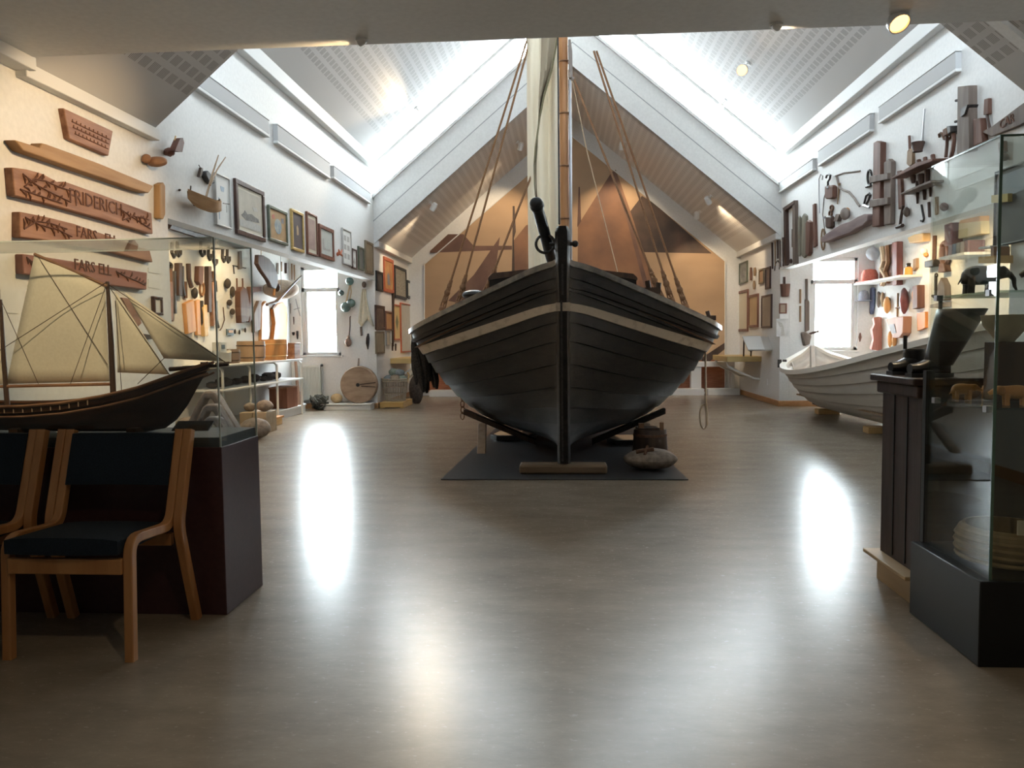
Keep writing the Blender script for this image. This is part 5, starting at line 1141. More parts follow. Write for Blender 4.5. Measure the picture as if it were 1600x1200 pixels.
for q, t_, mt_, lb in (([(256, 440), (262, 440), (263, 501), (257, 501)], .06, rdwood, 'short reddish plank beside the ring rod'), ([(272, 411), (278, 411), (278, 462), (272, 462)], .06, dbrown, 'dark upright plank second from the aisle jamb'), ([(319, 416), (324, 416), (324, 488), (319, 488)], .06, dbrown, 'tall dark plank in the middle of the left aisle wall'),
                       ([(304, 416), (312, 416), (311, 440), (307, 446), (303, 440)], .06, tbrown, 'brown tapered board left of the tall dark plank'), ([(326, 442), (332, 440), (334, 505), (328, 510)], .05, rdwood, 'reddish oar blade right of the tall dark plank'),
                       ([(284, 474), (297, 468), (301, 518), (288, 522)], .05, ogwood, 'wide orange plank behind the jib of the model ship'), ([(302, 470), (308, 468), (310, 524), (304, 524)], .04, ogwood, 'narrow orange plank beside the wide one'), ([(312, 480), (318, 476), (320, 525), (314, 526)], .05, pine, 'yellow plank behind the toy boat'),
                       ([(371, 393), (375, 392), (376, 420), (371, 421)], .03, tgrey, 'grey knife-shaped board high on the left aisle wall'), ([(367, 455), (372, 448), (378, 452), (384, 486), (380, 502), (369, 505), (367, 480)], .08, tbrown, 'long brown pointed net float board'), ([(385, 448), (403, 448), (403, 456), (390, 457), (388, 500), (384, 504)], .06, tbrown, 'brown L-shaped timber beside the pointed board'),
                       ([(392, 490), (400, 470), (404, 470), (402, 515), (393, 520)], .05, tgrey, 'grey-brown slanted board left of the orange oilskin')):
    ltool('hung_board', lb, 'board', [('m', plate(WLN, q, t_), mt_, {'bevel': .008})])
ltool('curved_rod', 'thin dark rod curving at its lower end, left aisle wall', 'rod', [('m', rod(WLN, [(281, 416), (281, 445), (284, 462)], .028), iron)])
ltool('scoop', 'long-handled dark scoop in the left aisle', 'scoop', [('handle', rod(WLN, [(291, 412), (292, 435), (296, 449)], .028), dbrown), ('bowl', wball(WLN, 300, 458, 6, 9, .09), iron)])
ltool('fish_spear', 'pronged fish spear between two planks on the left aisle wall', 'spear', [('shaft', rod(WLN, [(331, 424), (331, 462)], .025), rust), ('prong', rod(WLN, [(328, 440), (331, 434), (335, 440), (336, 456)], .018), iron)])
for i, (px, r, lb) in enumerate((([(268, 424), (268, 455), (269, 490)], .03, 'plain dark iron bar just right of the ring rod'), ([(287, 440), (288, 466)], .022, 'short dark chisel left of the scoop bowl'), ([(313, 470), (313, 500), (315, 512)], .022, 'thin rusty bar in front of the orange planks'), ([(325, 430), (325, 462), (327, 476)], .026, 'dark boathook shaft left of the fish spear'), ([(335, 470), (336, 500), (339, 512)], .022, 'thin dark rod right of the reddish oar blade'))):
    ltool('iron_bar', lb, 'bar', [('m', rod(WLN, px, r), iron if i % 2 == 0 else rust)], 'iron bars in the left aisle')
ltool('rope_coil', 'small hanging rope coil behind the model ship bow', 'rope', [('m', wring(WLN, 314, 452, 3, 10, .016), rope)])
for i, (x, y, rx, ry, lb) in enumerate(((351, 443, 6, 8, 'large dark cork float, uppermost'), (360, 456, 4.5, 9, 'tall dark cork float below the uppermost'), (355, 473, 5, 5, 'round dark cork float, third down'), (360, 487, 4.5, 5, 'small dark cork float, lowest'))):
    ltool('cork_float', lb + ' of four beside the case edge', 'float', [('m', wball(WLN, x, y, rx, ry, .10, jit=.05, seed=i), M('dark_cork', (.05, .04, .035), (.09, .07, .06), .85, 30))], 'cork floats in the left aisle')
ltool('fish_line', 'thin line curving down from the cork floats', 'line', [('m', rod(WLN, [(348, 480), (350, 500), (346, 512), (343, 516)], .008), dbrown)])
ltool('thin_tool', 'thin tool with a crossbar high on the left aisle wall', 'tool', [('m', rod(WLN, [(363, 415), (383, 419)], .01), iron), ('stem', rod(WLN, [(364, 416), (365, 428)], .01), iron)])
for i, x in enumerate((369, 378)): ltool('thin_shaft', ('left', 'right')[i] + ' one of two thin shafts above the pointed brown board', 'shaft', [('m', rod(WLN, [(x, 435), (x + .4, 452)], .012), tbrown)], 'thin shafts in the left aisle')
ltool('small_sign', 'small blue-framed sign low on the left aisle wall', 'sign', [('frame', plate(WLN, [(353, 514), (363, 514), (363, 524), (353, 524)], .02), M('sign_blue', (.10, .14, .17), None, .6)), ('panel', plate(WLN, [(355, 516), (362, 516), (362, 520), (355, 520)], .024), ogwood)])
for i, (x, y) in enumerate(((366, 518), (373, 519), (382, 516))): ltool('small_fitting', ('left', 'middle', 'right')[i] + ' one of three small iron fittings below the pointed brown board', 'fitting', [('m', wball(WLN, x, y, 1.8, 4, .03), iron)], 'small fittings in the left aisle')
# objects hanging free near the far end
pd_ = MB(); pts = [(404, 398), (412, 399), (421, 404), (429, 414), (434, 428), (435, 442), (432, 451), (425, 449), (419, 437), (409, 423), (403, 412)]
pd_.prism([PX(x, y, -4.25) for x, y in pts], (-.06, 0, 0)); hl_ = MB(); hl_.tube([PX(429, 449, -4.28), PX(428, 462, -4.28)], .02, 8); hr = MB(); hr.tube([PX(408, 399, -4.28), (PX(408, 399, -4.28).x, PX(408, 399, -4.28).y, NC)], .006, 5)
T('rudder_blade', 'large dark leaf-shaped rudder hanging from the left aisle ceiling', 'rudder', [('blade', pd_, wood('rudder_dark', (.06, .038, .032), (.10, .065, .055), 'z', .6), {'bevel': .012}), ('handle', hl_, ogwood), ('cord', hr, ropep)])
bt_ = MB(); bt_.lathe([(.02, -.34), (.08, -.30), (.13, -.15), (.15, 0), (.14, .12), (.08, .26), (.03, .30)], PX(441, 452, -4.34), (.5, .85, .05), 14)
bt2 = MB(); bt2.lathe([(.05, 0), (.07, .03), (.05, .06)], PX(430, 449, -4.33), (.5, .85, .05), 10); bt3 = MB(); q = PX(441, 452, -4.34); bt3.tube([(XLN, q.y, q.z + .05), (q.x, q.y, q.z)], .012, 6)
T('wicker_trap', 'pale wicker fish trap hanging by the window in the left aisle', 'trap', [('body', bt_, M('wicker_pale', (.42, .34, .27), (.54, .45, .36), .85, 70)), ('mouth', bt2, dkwood), ('bracket', bt3, dkwood)])
bo = MB(); bo.tube([PX(417, 476, -3.95), PX(431, 472, -3.95), PX(450, 452, -3.95), PX(471, 431, -3.95)], [.02, .024, .018, .010], 8); bo.tube([PX(430, 473, -3.95), PX(425, 482, -3.95)], .016, 6)
q = PX(440, 463, -3.95); bo2 = MB(); bo2.tube([q, (q.x, q.y, NC)], .004, 5)
T('forked_stick', 'dark forked branch hanging diagonally before the window', 'branch', [('branch', bo, dkwood), ('cord', bo2, steel)])
oil = M('orange_oilskin', (.34, .13, .03), (.44, .19, .055), .5, 8, bump=.2)
T('oilskin_apron', 'orange oilskin apron hanging behind the barrels in the left aisle', 'apron', [('m', plate(WLN, [(421, 482), (430, 474), (438, 472), (443, 480), (444, 500), (443, 552), (424, 552), (421, 530), (424, 505)], .06), oil, {'bevel': .02})])
T('oilskin_sleeve', 'pale orange oilskin sleeve hanging left of the apron', 'garment', [('m', plate(WLN, [(404, 478), (411, 470), (416, 478), (417, 520), (410, 556), (403, 552)], .05), M('pale_oilskin', (.38, .19, .075), (.46, .26, .12), .5, 8), {'bevel': .015})])
for i, (x0, y0, x1, y1, r, mt_) in enumerate(((432, 411, 432, 428, .02, gywood), (439, 409, 439, 424, .012, ttan), (445, 411, 445, 427, .02, dbrown))):
    ltool('short_rod', ('left', 'middle', 'right')[i] + ' one of three short rods high beside the left window', 'rod', [('m', rod(WLN, [(x0, y0), (x1, y1)], r), mt_)], 'short rods by the left window')
for i, (x, y0, y1, r, mt_, lb) in enumerate(((456, 412, 437, .012, ttan, 'tan rod high left of the window'), (460, 414, 438, .012, ttan, 'second tan rod high left of the window'), (448, 462, 472, .03, iron, 'dark teardrop weight left of the window'), (447, 482, 490, .018, iron, 'small dark weight below the teardrop'), (454, 474, 490, .010, steel, 'grey rod left of the window'), (459, 495, 507, .010, dbrown, 'dark spindle left of the window'), (465, 517, 530, .018, iron, 'dark iron wedge at the window edge'), (459, 519, 524, .022, iron, 'dark round weight beside the iron wedge'))):
    etool('hung_piece', lb, 'tool', [('m', rod(WE, [(x, y0), (x + .2, (y0 + y1) / 2), (x + .3, y1)], [r, r, r * .6]), mt_)], 'small things on the left end wall')
etool('wire_cross', 'thin bent wire cross at the left edge of the window', 'wire', [('m', rod(WE, [(462, 467), (465, 480), (469, 494)], .006), steel), ('arm', rod(WE, [(459, 484), (468, 481)], .006), steel)])
# shelf unit
shx0, shx1, sya, syb = XLN + .002, -4.05, 8.9, 11.72
su = []
zt1, zt2 = .865, .565
for z in (zt1, zt2): su.append(('shelf', MB().bb((shx0, sya, z - .025), (shx1, syb, z)), wtrim, {'bevel': .004}))
tubem = M('shelf_tube_white', (.70, .68, .64), None, .35)
for y in (sya + .05, 9.75, 10.7, syb):
    su.append(('upright', MB().tube([(shx1 - .03, y, 0), (shx1 - .03, y, zt1 - .07), (shx1 - .07, y, zt1 - .028), (shx0 + .1, y, zt1 - .028)], .018, 8), tubem))
T('shelf_unit', 'white two-tier shelf on tubular legs along the left aisle wall', 'shelf', su)
def barrel(x, y, z, r, h, mat, hoop, label, top=True):
    b_ = MB().lathe([(r * .88, 0), (r * .97, h * .3), (r, h * .6), (r * .97, h), (r * .88, h), (r * .86, h * .1), (.001, h * .08)], (x, y, z), n=20)
    parts = [('staves', b_, mat)]
    for f in (.2, .78): parts.append(('hoop', MB().torus((x, y, z + h * f), r * (.95 if f < .5 else .995), .008, (1, 0, 0), (0, 1, 0), 22, 6), hoop))
    return T('wooden_tub', label, 'tub', parts, 'wooden tubs on the left shelf')
barrel(-4.27, 9.55, zt1, .15, .18, wood('tub_grey', (.22, .15, .11), (.30, .21, .16), 'z', .7), dkwood, 'low grey-brown tub on the shelf, seen through the case edge'); barrel(-4.28, 10.3, zt1, .19, .28, wood('tub_tan', (.33, .22, .14), (.43, .30, .20), 'z', .65), dkwood, 'wide tan tub in the middle of the left shelf')
barrel(-4.24, 11.05, zt1, .19, .30, ogwood, pine, 'orange wooden tub on the left shelf below the oilskin')
bx_ = MB().bb((-4.34, 11.45, zt1), (-4.08, 11.70, zt1 + .23)); bx2 = MB().bb((-4.35, 11.44, zt1 + .23), (-4.07, 11.71, zt1 + .245))
T('wooden_box', 'small reddish-brown box at the far end of the left shelf', 'box', [('body', bx_, rdwood), ('lid', bx2, rdwood)], bevel=.005)
# toy boat on the shelf
tb = [(8.93 + .05 * i, max(.006, .075 * (1 - abs((i - 5) / 5.0) ** 2.5)), zt1 + .14 + .04 * abs((i - 5) / 5) ** 2, zt1 + .02, .5) for i in range(11)]
TBM = M('toy_white', (.60, .60, .57), None, .5)
T('toy_boat', 'white toy boat with a small cabin standing on the left shelf', 'toy boat', [('hull', hull(tb, [0, .2, .5, 1], .001, lambda s, y, z: V((-4.18 + y, s, z))), TBM), ('deck', MB().grid([[V((-4.18 - hb * .95, s, z - .02)) for s, hb, z, _, _ in tb], [V((-4.18 + hb * .95, s, z - .02)) for s, hb, z, _, _ in tb]]), TBM), ('cabin', MB().bb((-4.23, 9.02, zt1 + .12), (-4.13, 9.2, zt1 + .27)), TBM, {'bevel': .004}), ('cabin_window', MB().bb((-4.131, 9.06, zt1 + .19), (-4.127, 9.15, zt1 + .24)), M('toy_blue', (.06, .10, .13), None, .4)), ('keel', MB().bb((-4.19, 9.0, zt1), (-4.17, 9.35, zt1 + .03)), dkwood)])
rr = random.Random(21)
for i in range(9):
    y = 9.15 + i * .27; s = rr.uniform(.06, .10); m_ = MB().ball((-4.32 + rr.uniform(-.04, .04), y, zt2 + s * .70), s, 1.1, 1.25, .66, 10, .10, rr=rr)
    ordn = ('nearest', 'second', 'third', 'fourth', 'fifth', 'sixth', 'seventh', 'eighth', 'farthest')[i]
    T('net_sinker', 'dark lumpy net sinker on the lower left shelf, %s of nine' % ordn, 'sinker', [('m', m_, M('sinker_dark', (.05, .04, .035), (.10, .08, .07), .85, 20))], 'net sinkers on the lower shelf')
# long low platform with rounded end, chest on it
plf = MB(); a_ = 10.3
prof = [(XLN + .002, a_), (-4.2, a_), (-4.13, a_ + .05), (-4.12, 11.85), (-4.16, 12.1), (-4.3, 12.3), (XLN + .002, 12.32)]
plf.prism([(x, y, 0) for x, y in prof], (0, 0, .11)); plf2 = MB().prism([(x + (.02 if x > -4.5 else 0), y - (.02 if y < 11 else 0), .11) for x, y in prof], (0, 0, .018))
T('low_platform', 'low white platform with a rounded end along the left aisle wall', 'platform', [('body', plf, wtrim), ('top', plf2, wtrim)])
ch_ = MB().bb((-4.40, 11.2, .129), (-4.125, 11.66, .425)); ch2 = MB().bb((-4.41, 11.19, .425), (-4.12, 11.67, .45))
T('wooden_chest', 'reddish wooden chest standing on the low platform under the shelf', 'chest', [('body', ch_, wood('chest_red', (.20, .075, .04), (.29, .12, .07), 'z', .55)), ('lid', ch2, rdwood)], bevel=.005)
jg = MB().lathe([(.06, 0), (.07, .03), (.065, .14), (.05, .16), (.045, .2), (.05, .2)], (-4.22, 11.98, .129), n=14)
T('stone_jar', 'grey stoneware jar on the low platform beside the chest', 'jar', [('m', jg, gywood)])
pol = MB().tube([(-4.18, 11.86, .129), (-4.27, 12.0, .95)], [.03, .022], 8); T('leaning_post', 'tall brown post leaning at the end of the left shelf', 'post', [('m', pol, wood('post_pinkish', (.34, .20, .13), (.44, .28, .2), 'z', .6))])
# floor things in the left aisle
cr1 = MB().bb((-4.02, 9.25, 0), (-3.86, 9.6, .26)); cr2 = MB().bb((-3.85, 9.25, 0), (-3.68, 9.6, .26))
T('pale_crate', 'pale wooden crate on the floor behind the glass case, left of a pair', 'crate', [('m', cr1, wood('crate_pale', (.38, .29, .19), (.46, .36, .25), 'x', .7))], bevel=.006); T('pale_crate', 'pale wooden crate on the floor behind the glass case, right of a pair', 'crate', [('m', cr2, wood('crate_pale', (0, 0, 0)  , (0, 0, 0)))], bevel=.006)
st1 = MB().bb((-4.03, 10.0, 0), (-3.87, 10.3, .09)); st2 = MB().bb((-4.05, 9.98, .09), (-3.85, 10.32, .12))
T('small_step', 'small pale wooden step beside the white platform', 'step', [('body', st1, pine), ('top', st2, ogwood)], bevel=.004)
for i, (x, y, z, s, lb) in enumerate(((-3.755, 9.4, .26, .10, 'large grey stone on the pale crates'), (-3.96, 9.45, .26, .075, 'brown stone on the pale crates, left one'), (-4.26, 8.5, 0, .2, 'big mossy stone on the floor behind the model bow'), (-3.62, 8.75, 0, .17, 'rounded grey stone behind the case edge'))):
    T('fieldstone', lb, 'stone', [('m', MB().ball((x, y, z + s * .72), s, 1.15, 1, .74, 12, .09, rr=random.Random(i + 40)), stone, {'sub': 1})], 'stones in the left aisle')
gk = M('knee_grey', (.15, .125, .115), (.24, .20, .185), .8, 20, (1, 1, .2), bump=.3)
for i, (ax, ay, Yk) in enumerate(((322, 612, 8.3), (324, 632, 7.9), (326, 652, 7.5))):
    q = PY(ax, ay, Yk); hgt = q.z; wl = hgt * .62; wr = hgt * .75; w_ = .07
    pts = [(-wl, 0), (-wl + .07, 0), (-.01, hgt - .075), (.05, hgt - .075), (wr - .08, 0), (wr, 0), (.10, hgt - .015), (.06, hgt), (-.02, hgt), (-.06, hgt - .03)]
    k_ = MB().prism([V((q.x + x, Yk, z)) for x, z in pts], (0, .14, 0))
    T('ship_knee', 'grey angled ship timber leaning behind the model bow, %s of three' % ('farthest', 'middle', 'nearest')[i], 'ship knee', [('m', k_, gk, {'bevel': .02})], 'ship knees in the left aisle')
# ================================================================ END WALL, WHEEL AND BASKET
rd = []
r0, r1 = PY(466, 600, 12.5).x, PY(501, 600, 12.5).x; rz1 = PY(480, 571, 12.5).z
bd = MB().bb((r0, 12.49, .14), (r1, 12.585, rz1))
for i in range(14):
    x = r0 + .02 + (r1 - r0 - .04) * i / 13; bd.bb((x - .006, 12.478, .17), (x + .006, 12.492, rz1 - .03))
vp = MB().tube([(r1 + .02, 12.53, 0), (r1 + .02, 12.53, rz1 - .02), (r1 - .005, 12.53, rz1 - .02)], .014, 8); ft = MB().bb((r0 + .03, 12.5, 0), (r0 + .06, 12.59, .15)).bb((r1 - .06, 12.5, 0), (r1 - .03, 12.59, .15))
T('radiator', 'white ribbed radiator under the left window', 'radiator', [('panel', bd, M('radiator_white', (.62, .63, .60), None, .4)), ('pipe', vp, M('pipe_grey', (.35, .37, .38), None, .4)), ('bracket', ft, wtrim), ('valve', MB().ball((r1 + .02, 12.53, rz1), .025), black)])
q0, q1 = PZ(506, 641, 0), PZ(578, 641, 0)
wp = MB().bb((q0.x, q0.y, 0), (q1.x, min(12.57, q0.y + .40), .085)); wp2 = MB().bb((q0.x - .05, q0.y - .03, .085), (q1.x + .02, min(12.58, q0.y + .42), .105))
T('white_podium', 'low white podium carrying the millstone by the left pillar', 'podium', [('body', wp, wtrim), ('top', wp2, wtrim)], bevel=.003)
wy = q0.y + .16; cw = PY(561.5, 601, wy); R_ = (PY(590, 601, wy).x - PY(533, 601, wy).x) / 2
cw.z = .105 + R_ * .985
ms = MB(); n_ = 36; rr = random.Random(9); prof = [(0.04, -.07), (R_ * .96, -.07), (R_, -.05), (R_, .05), (R_ * .96, .07), (.04, .07)]
ms.lathe(prof, cw, (0, 1, 0), 40)
hl2 = MB().lathe([(.001, 0), (.03, 0), (.03, .03), (.001, .03)], cw + V((-.005, -.085, 0)), (0, 1, 0), 14)
cut = MB().prism([cw + V((x, -.076, z)) for x, z in ((.03, .016), (R_ * .95, .045), (R_ * .95, .028), (.03, -.004))], (0, .01, 0)); cut.prism([cw + V((x, -.076, z)) for x, z in ((.05, -.012), (R_ * .94, -.030), (R_ * .94, -.044), (.05, -.028))], (0, .01, 0))
sp_ = MB().tube([cw + V((-.01, 0, R_ * .97)), cw + V((.0, 0, R_ + .13))], [.018, .012], 8)
T('millstone', 'big round brown stone wheel with a slot, on the white podium', 'millstone', [('disc', ms, M('millstone_brown', (.27, .185, .125), (.37, .265, .185), .85, 5, (1, 1, 2.5), bump=.3)), ('eye', hl2, black), ('slot', cut, dkwood), ('spike', sp_, gywood)])
T('loaf_stone', 'small yellowish loaf-shaped stone left of the millstone', 'stone', [('m', MB().ball((PY(526, 620, wy).x, wy, .105 + .078), .1, 1.02, .9, .8, 16, .03, rr=random.Random(2)), M('sandstone', (.42, .30, .16), (.52, .39, .22), .9, 30), {'sub': 1})])
np_ = MB(); rr = random.Random(31)
for i in range(26):
    a_ = rr.uniform(0, 6.28); c_ = V((-3.99 + rr.uniform(-.05, .05), 12.3 + rr.uniform(-.09, .09), .05 + rr.uniform(0, .16))); rad = rr.uniform(.05, .11)
    np_.tube([c_ + V((rad * math.cos(a_ + t_ * .6), rad * .8 * math.sin(a_ + t_ * .6), .05 * math.sin(t_ * 1.3 + a_) + .0)) for t_ in range(9)], .014, 5)
np_.v = [(x, y, max(z, .002)) for x, y, z in np_.v]
T('net_heap', 'dark heap of old net on the floor by the radiator', 'net', [('m', np_, M('net_grey_green', (.06, .065, .06), (.12, .125, .115), .9, 40))])
stp = MB().tube([PY(471, 607, 12.25), PY(485, 616, 12.2)], .012, 6); 
# glass floats and hung things on the end wall
flg = M('glass_float_green', (.05, .10, .09), (.10, .17, .16), .12, 12, spec=.8, coat=.5)
for x, y, r, lb in ((548, 440, 6.5, 'green glass net float hanging topmost, right of the window'), (535, 458, 4.5, 'small glass float at the window edge'), (550, 474, 7, 'green glass float in the cluster, upper right one'), (542, 480, 8, 'big blue-green glass float in the cluster, lower left one')):
    etool('glass_float', lb, 'float', [('m', wball(WE, x, y, r, r, .07, n=16), flg)], 'glass floats by the left window')
etool('float_rope', 'pale rope net hanging between the glass floats', 'rope', [('m', rod(WE, [(547, 446), (545, 455), (543, 464), (541, 473)], .014, n=6), ropep), ('strand', rod(WE, [(548, 446), (549, 456), (547, 468)], .010), ropep)])
lb_ = rod(WE, [(548, 494), (547, 496), (547, 510), (545.5, 526)], .008); bg_ = wball(WE, 545.5, 535, 5.5, 7, .06, seed=3); bg2 = wball(WE, 545.5, 527, 2, 3, .03)
etool('hanging_pouch', 'brown pouch hanging on a cord below the glass floats', 'pouch', [('pouch', bg_, M('pouch_brown', (.20, .13, .10), (.28, .19, .15), .9, 60)), ('neck', bg2, M('pouch_brown', (0, 0, 0))), ('cord', lb_, dbrown)])
gw = MB(); rows = []
for i in range(12):
    v = i / 11; row = []
    xl, xr = 567 - 6 * v ** .8, 573 + 12 * v ** 1.6
    for j in range(15):
        u = j / 14; row.append(WE.pt(xl + (xr - xl) * u, 452 + (53 + 5 * math.sin(u * 8)) * v) + WE.n * (.035 + .02 * math.sin(u * 14 + v * 3) * (.3 + v)))
    rows.append(row)
gw.grid(rows); gk_ = wball(WE, 570, 445, 3.5, 5, .05)
T('white_smock', 'off-white cloth smock hanging on the left pillar', 'garment', hang(WE, [('cloth', gw, M('smock_cloth', (.60, .55, .43), (.68, .62, .50), .9, 20), {'solid': .012}), ('collar', gk_, tgrey)]))
etool('small_spool', 'small grey wooden piece hanging below the smock', 'spool', [('m', plate(WE, [(563, 511), (566, 510), (567, 524), (564, 525)], .03), tgrey, {'bevel': .004})])
etool('net_needle', 'dark spindle-shaped net needle right of the smock hem', 'net needle', [('m', rod(WE, [(576, 521), (575.5, 528), (575, 536), (575.5, 546)], [.012, .03, .03, .008]), iron)])
# alcove, left side
A1 = 'pictures in the left alcove corner'
def fl(q, lb, fm, pm, fw=.03, **k): frame(WL, q, lb, fm, pm, fw, group=A1, **k)
fl([(587, 422), (597, 427), (596, 456), (586, 454)], 'small dark picture, leftmost in the alcove upper row', fbk, pic(20, ((.06, .06, .06), (.13, .12, .12)), 6), .04)
fl([(599, 400), (614, 408), (613, 459), (598, 455)], 'bright painting in a red frame on the alcove wall', fred, pic(21, ((.36, .13, .05), (.55, .36, .16)), 5), .06, prints=[('figure_print', [(.3, .5), (.45, .4), (.6, .5), (.65, .85), (.35, .85)], M('print_blue_grey', (.2, .22, .26), None, .6))])
fl([(616, 415), (634, 421), (633, 467), (615, 466)], 'large dark group photograph beside the red frame', fbk, M('photo_group', (.10, .09, .075), (.38, .35, .28), .5, 40, kind='voronoi', lo=.1, hi=.6), .05)
fl([(635, 438), (643, 440), (643, 467), (635, 466)], 'narrow pale picture in a black frame, rightmost in the upper row', fbk, pwh, .05)
fl([(586, 476), (600, 479), (599, 516), (585, 515)], 'dark brown painting in the alcove, left of the second row', fdk, pic(22, ((.10, .055, .045), (.20, .14, .10)), 6), .05)
fl([(601, 487), (611, 486), (611, 517), (601, 516)], 'small orange-brown picture in the alcove second row', fbr, pic(23, ((.44, .24, .11), (.52, .31, .15)), 4), .03)
fl([(614, 475), (624, 477), (624, 532), (614, 531)], 'tall yellowish print with a dark diamond shape', fred, M('yellow_print', (.62, .48, .24), None, .6), .03, prints=[('diamond_print', [(.5, .25), (.75, .48), (.5, .75), (.25, .48)], M('print_olive', (.2, .2, .11), None, .6))])
fl([(625, 473), (641, 476), (641, 551), (625, 550)], 'big pale grey poster in a thin red-brown frame', fred, M('poster_grey', (.50, .48, .43), (.56, .54, .49), .5, 8), .025)
fl([(586, 518), (599, 518), (599, 553), (586, 552)], 'olive-framed mirror-like picture in the lower alcove row', fol, pic(24, ((.30, .25, .17), (.40, .33, .24)), 3), .03)
fl([(602, 517), (608, 517), (608, 540), (602, 540)], 'tiny pale picture in the lower alcove row', fgy, pic(25, ((.45, .38, .30), (.55, .48, .40)), 9), .02)
T('hanging_stave', 'tall dark stave hanging between the alcove pictures', 'stave', hang(WL, [('m', rod(WL, [(612.3, 458), (612.3, 480), (612, 541)], [.03, .02, .02]), dkwood)]))
for i, x in enumerate((612, 617)): T('hanging_peg', ('left', 'right')[i] + ' one of two small pegs below the tall stave', 'peg', hang(WL, [('m', rod(WL, [(x, 536 + i), (x, 548)], [.02, .014]), dkwood)]), 'pegs in the left alcove')
def bench(side, ya, yb, zt_, xin, label):
    xw = XL if side < 0 else XR; xi = xw - side * xin
    a_, b_ = sorted((xw - side * .002, xi)); seat = MB().bb((a_, ya, zt_ - .095), (b_, yb, zt_)); ps = [('seat', seat, wood('bench_yellow', (.50, .36, .15), (.60, .45, .21), 'x', .45), {'bevel': .006})]
    for y in (ya + .12, yb - .2):
        ps.append(('bracket', MB().tube([(xi + side * .02, y, zt_ - .10), (xi + side * .04, y, zt_ - .17), (xi + side * .12, y, zt_ - .22), (xw - side * .1, y, zt_ - .40), (xw - side * .0, y, zt_ - .41)], .02, 8), tubem))
    T('wall_bench', label, 'bench', ps, 'wall benches in the alcove')
bench(-1, 13.6, 15.0, PY(620, 560, 13.6).z, .44, 'yellow-edged wall bench behind the wicker basket'); bench(1, 13.7, 15.0, PY(1150, 557, 13.7).z, .60, 'yellow wall bench with white tube brackets, right alcove')
# basket on a pallet
q0, q1 = PZ(594, 638, 0), PZ(630, 638, 0); py_ = q0.y
pal = [('slat', MB().bb((q0.x, py_ + k_ * .16, .08), (q1.x, py_ + k_ * .16 + .12, .10)), pine) for k_ in range(5)] + [('runner', MB().bb((x, py_, .0), (x + .06, py_ + .76, .08)), pine) for x in (q0.x, q1.x - .06)] + [('front_board', MB().bb((q0.x, py_ - .018, .015), (q1.x, py_ + .0, .10)), wood('pallet_yellow', (.55, .33, .11), (.64, .41, .16), 'x', .6))]
T('pallet', 'small yellow wooden pallet under the wicker basket', 'pallet', pal)
bcx = (q0.x + q1.x) / 2 + .0; bcy = py_ + .30; bz = .101; bh = PY(615, 592, bcy).z - bz
bp_ = []; wk_m = M('wicker_grey', (.34, .28, .21), (.46, .39, .30), .85, 50)
def ell(r, z, n=36): return [V((bcx + r * math.cos(2 * math.pi * k / n), bcy + r * .8 * math.sin(2 * math.pi * k / n), z)) for k in range(n + 1)]
for f in (0, .30, .62, .9, 1): bp_.append(('weave_band', MB().tube(ell(.165 + .05 * f, bz + .015 + (bh - .015) * f), .014 if f in (0, .9, 1) else .008, 6), wk_m))
for k_ in range(26):
    th = 2 * math.pi * k_ / 26; c_, s_ = math.cos(th), math.sin(th)
    bp_.append(('stake', MB().tube([V((bcx + .165 * c_, bcy + .132 * s_, bz)), V((bcx + .215 * c_, bcy + .172 * s_, bz + bh))], .0075, 5), wk_m))
bp_.append(('base', MB().lathe([(.001, 0), (.165, 0), (.165, .012), (.001, .012)], (bcx, bcy, bz), n=24, sy=.8), wk_m))
bp_.append(('handle', MB().tube([V((bcx + .205, bcy, bz + bh * .85)), V((bcx + .24, bcy, bz + bh + .06)), V((bcx + .2, bcy + .08, bz + bh + .10))], .014, 6), pine))
T('wicker_basket', 'open wicker basket full of floats on the small pallet', 'basket', bp_)
rr = random.Random(77); fm_ = [M('float_slate', (.15, .17, .18), (.24, .26, .27), .8, 20), M('float_tan', (.28, .21, .15), (.38, .30, .22), .8, 20), M('float_green', (.17, .22, .18), (.27, .32, .27), .8, 20)]
fpos = [(-.10, -.05, .02), (.02, -.08, .03), (.12, -.03, .02), (-.05, .06, .04), (.08, .07, .05), (-.02, 0, .13), (.08, -.02, .12)]
for i, (x, y, z) in enumerate(fpos):
    s = .08; T('cork_float', ('slate', 'tan', 'greenish')[i % 3] + ' cork float heaped in the wicker basket, ' + ('left front', 'middle front', 'right front', 'left back', 'right back', 'upper left', 'upper right')[i], 'float', [('m', MB().ball((bcx + x, bcy + y, bz + bh - .015 + z), s, 1.15, 1, .8, 12, .06, rr=rr), fm_[i % 3])], 'floats in the wicker basket')
sk = MB().ball((-2.62, 13.51, .25), 1, .135, .13, .27, 16, .06, rr=random.Random(8)); T('dark_sack', 'dark full sack on the floor behind the wicker basket', 'sack', [('body', sk, M('sack_dark', (.055, .042, .035), (.10, .075, .06), .9, 30), {'sub': 1}), ('tie', MB().ball((-2.62, 13.51, .53), .06, 1, 1, .8), M('sack_dark', (0, 0, 0)))])
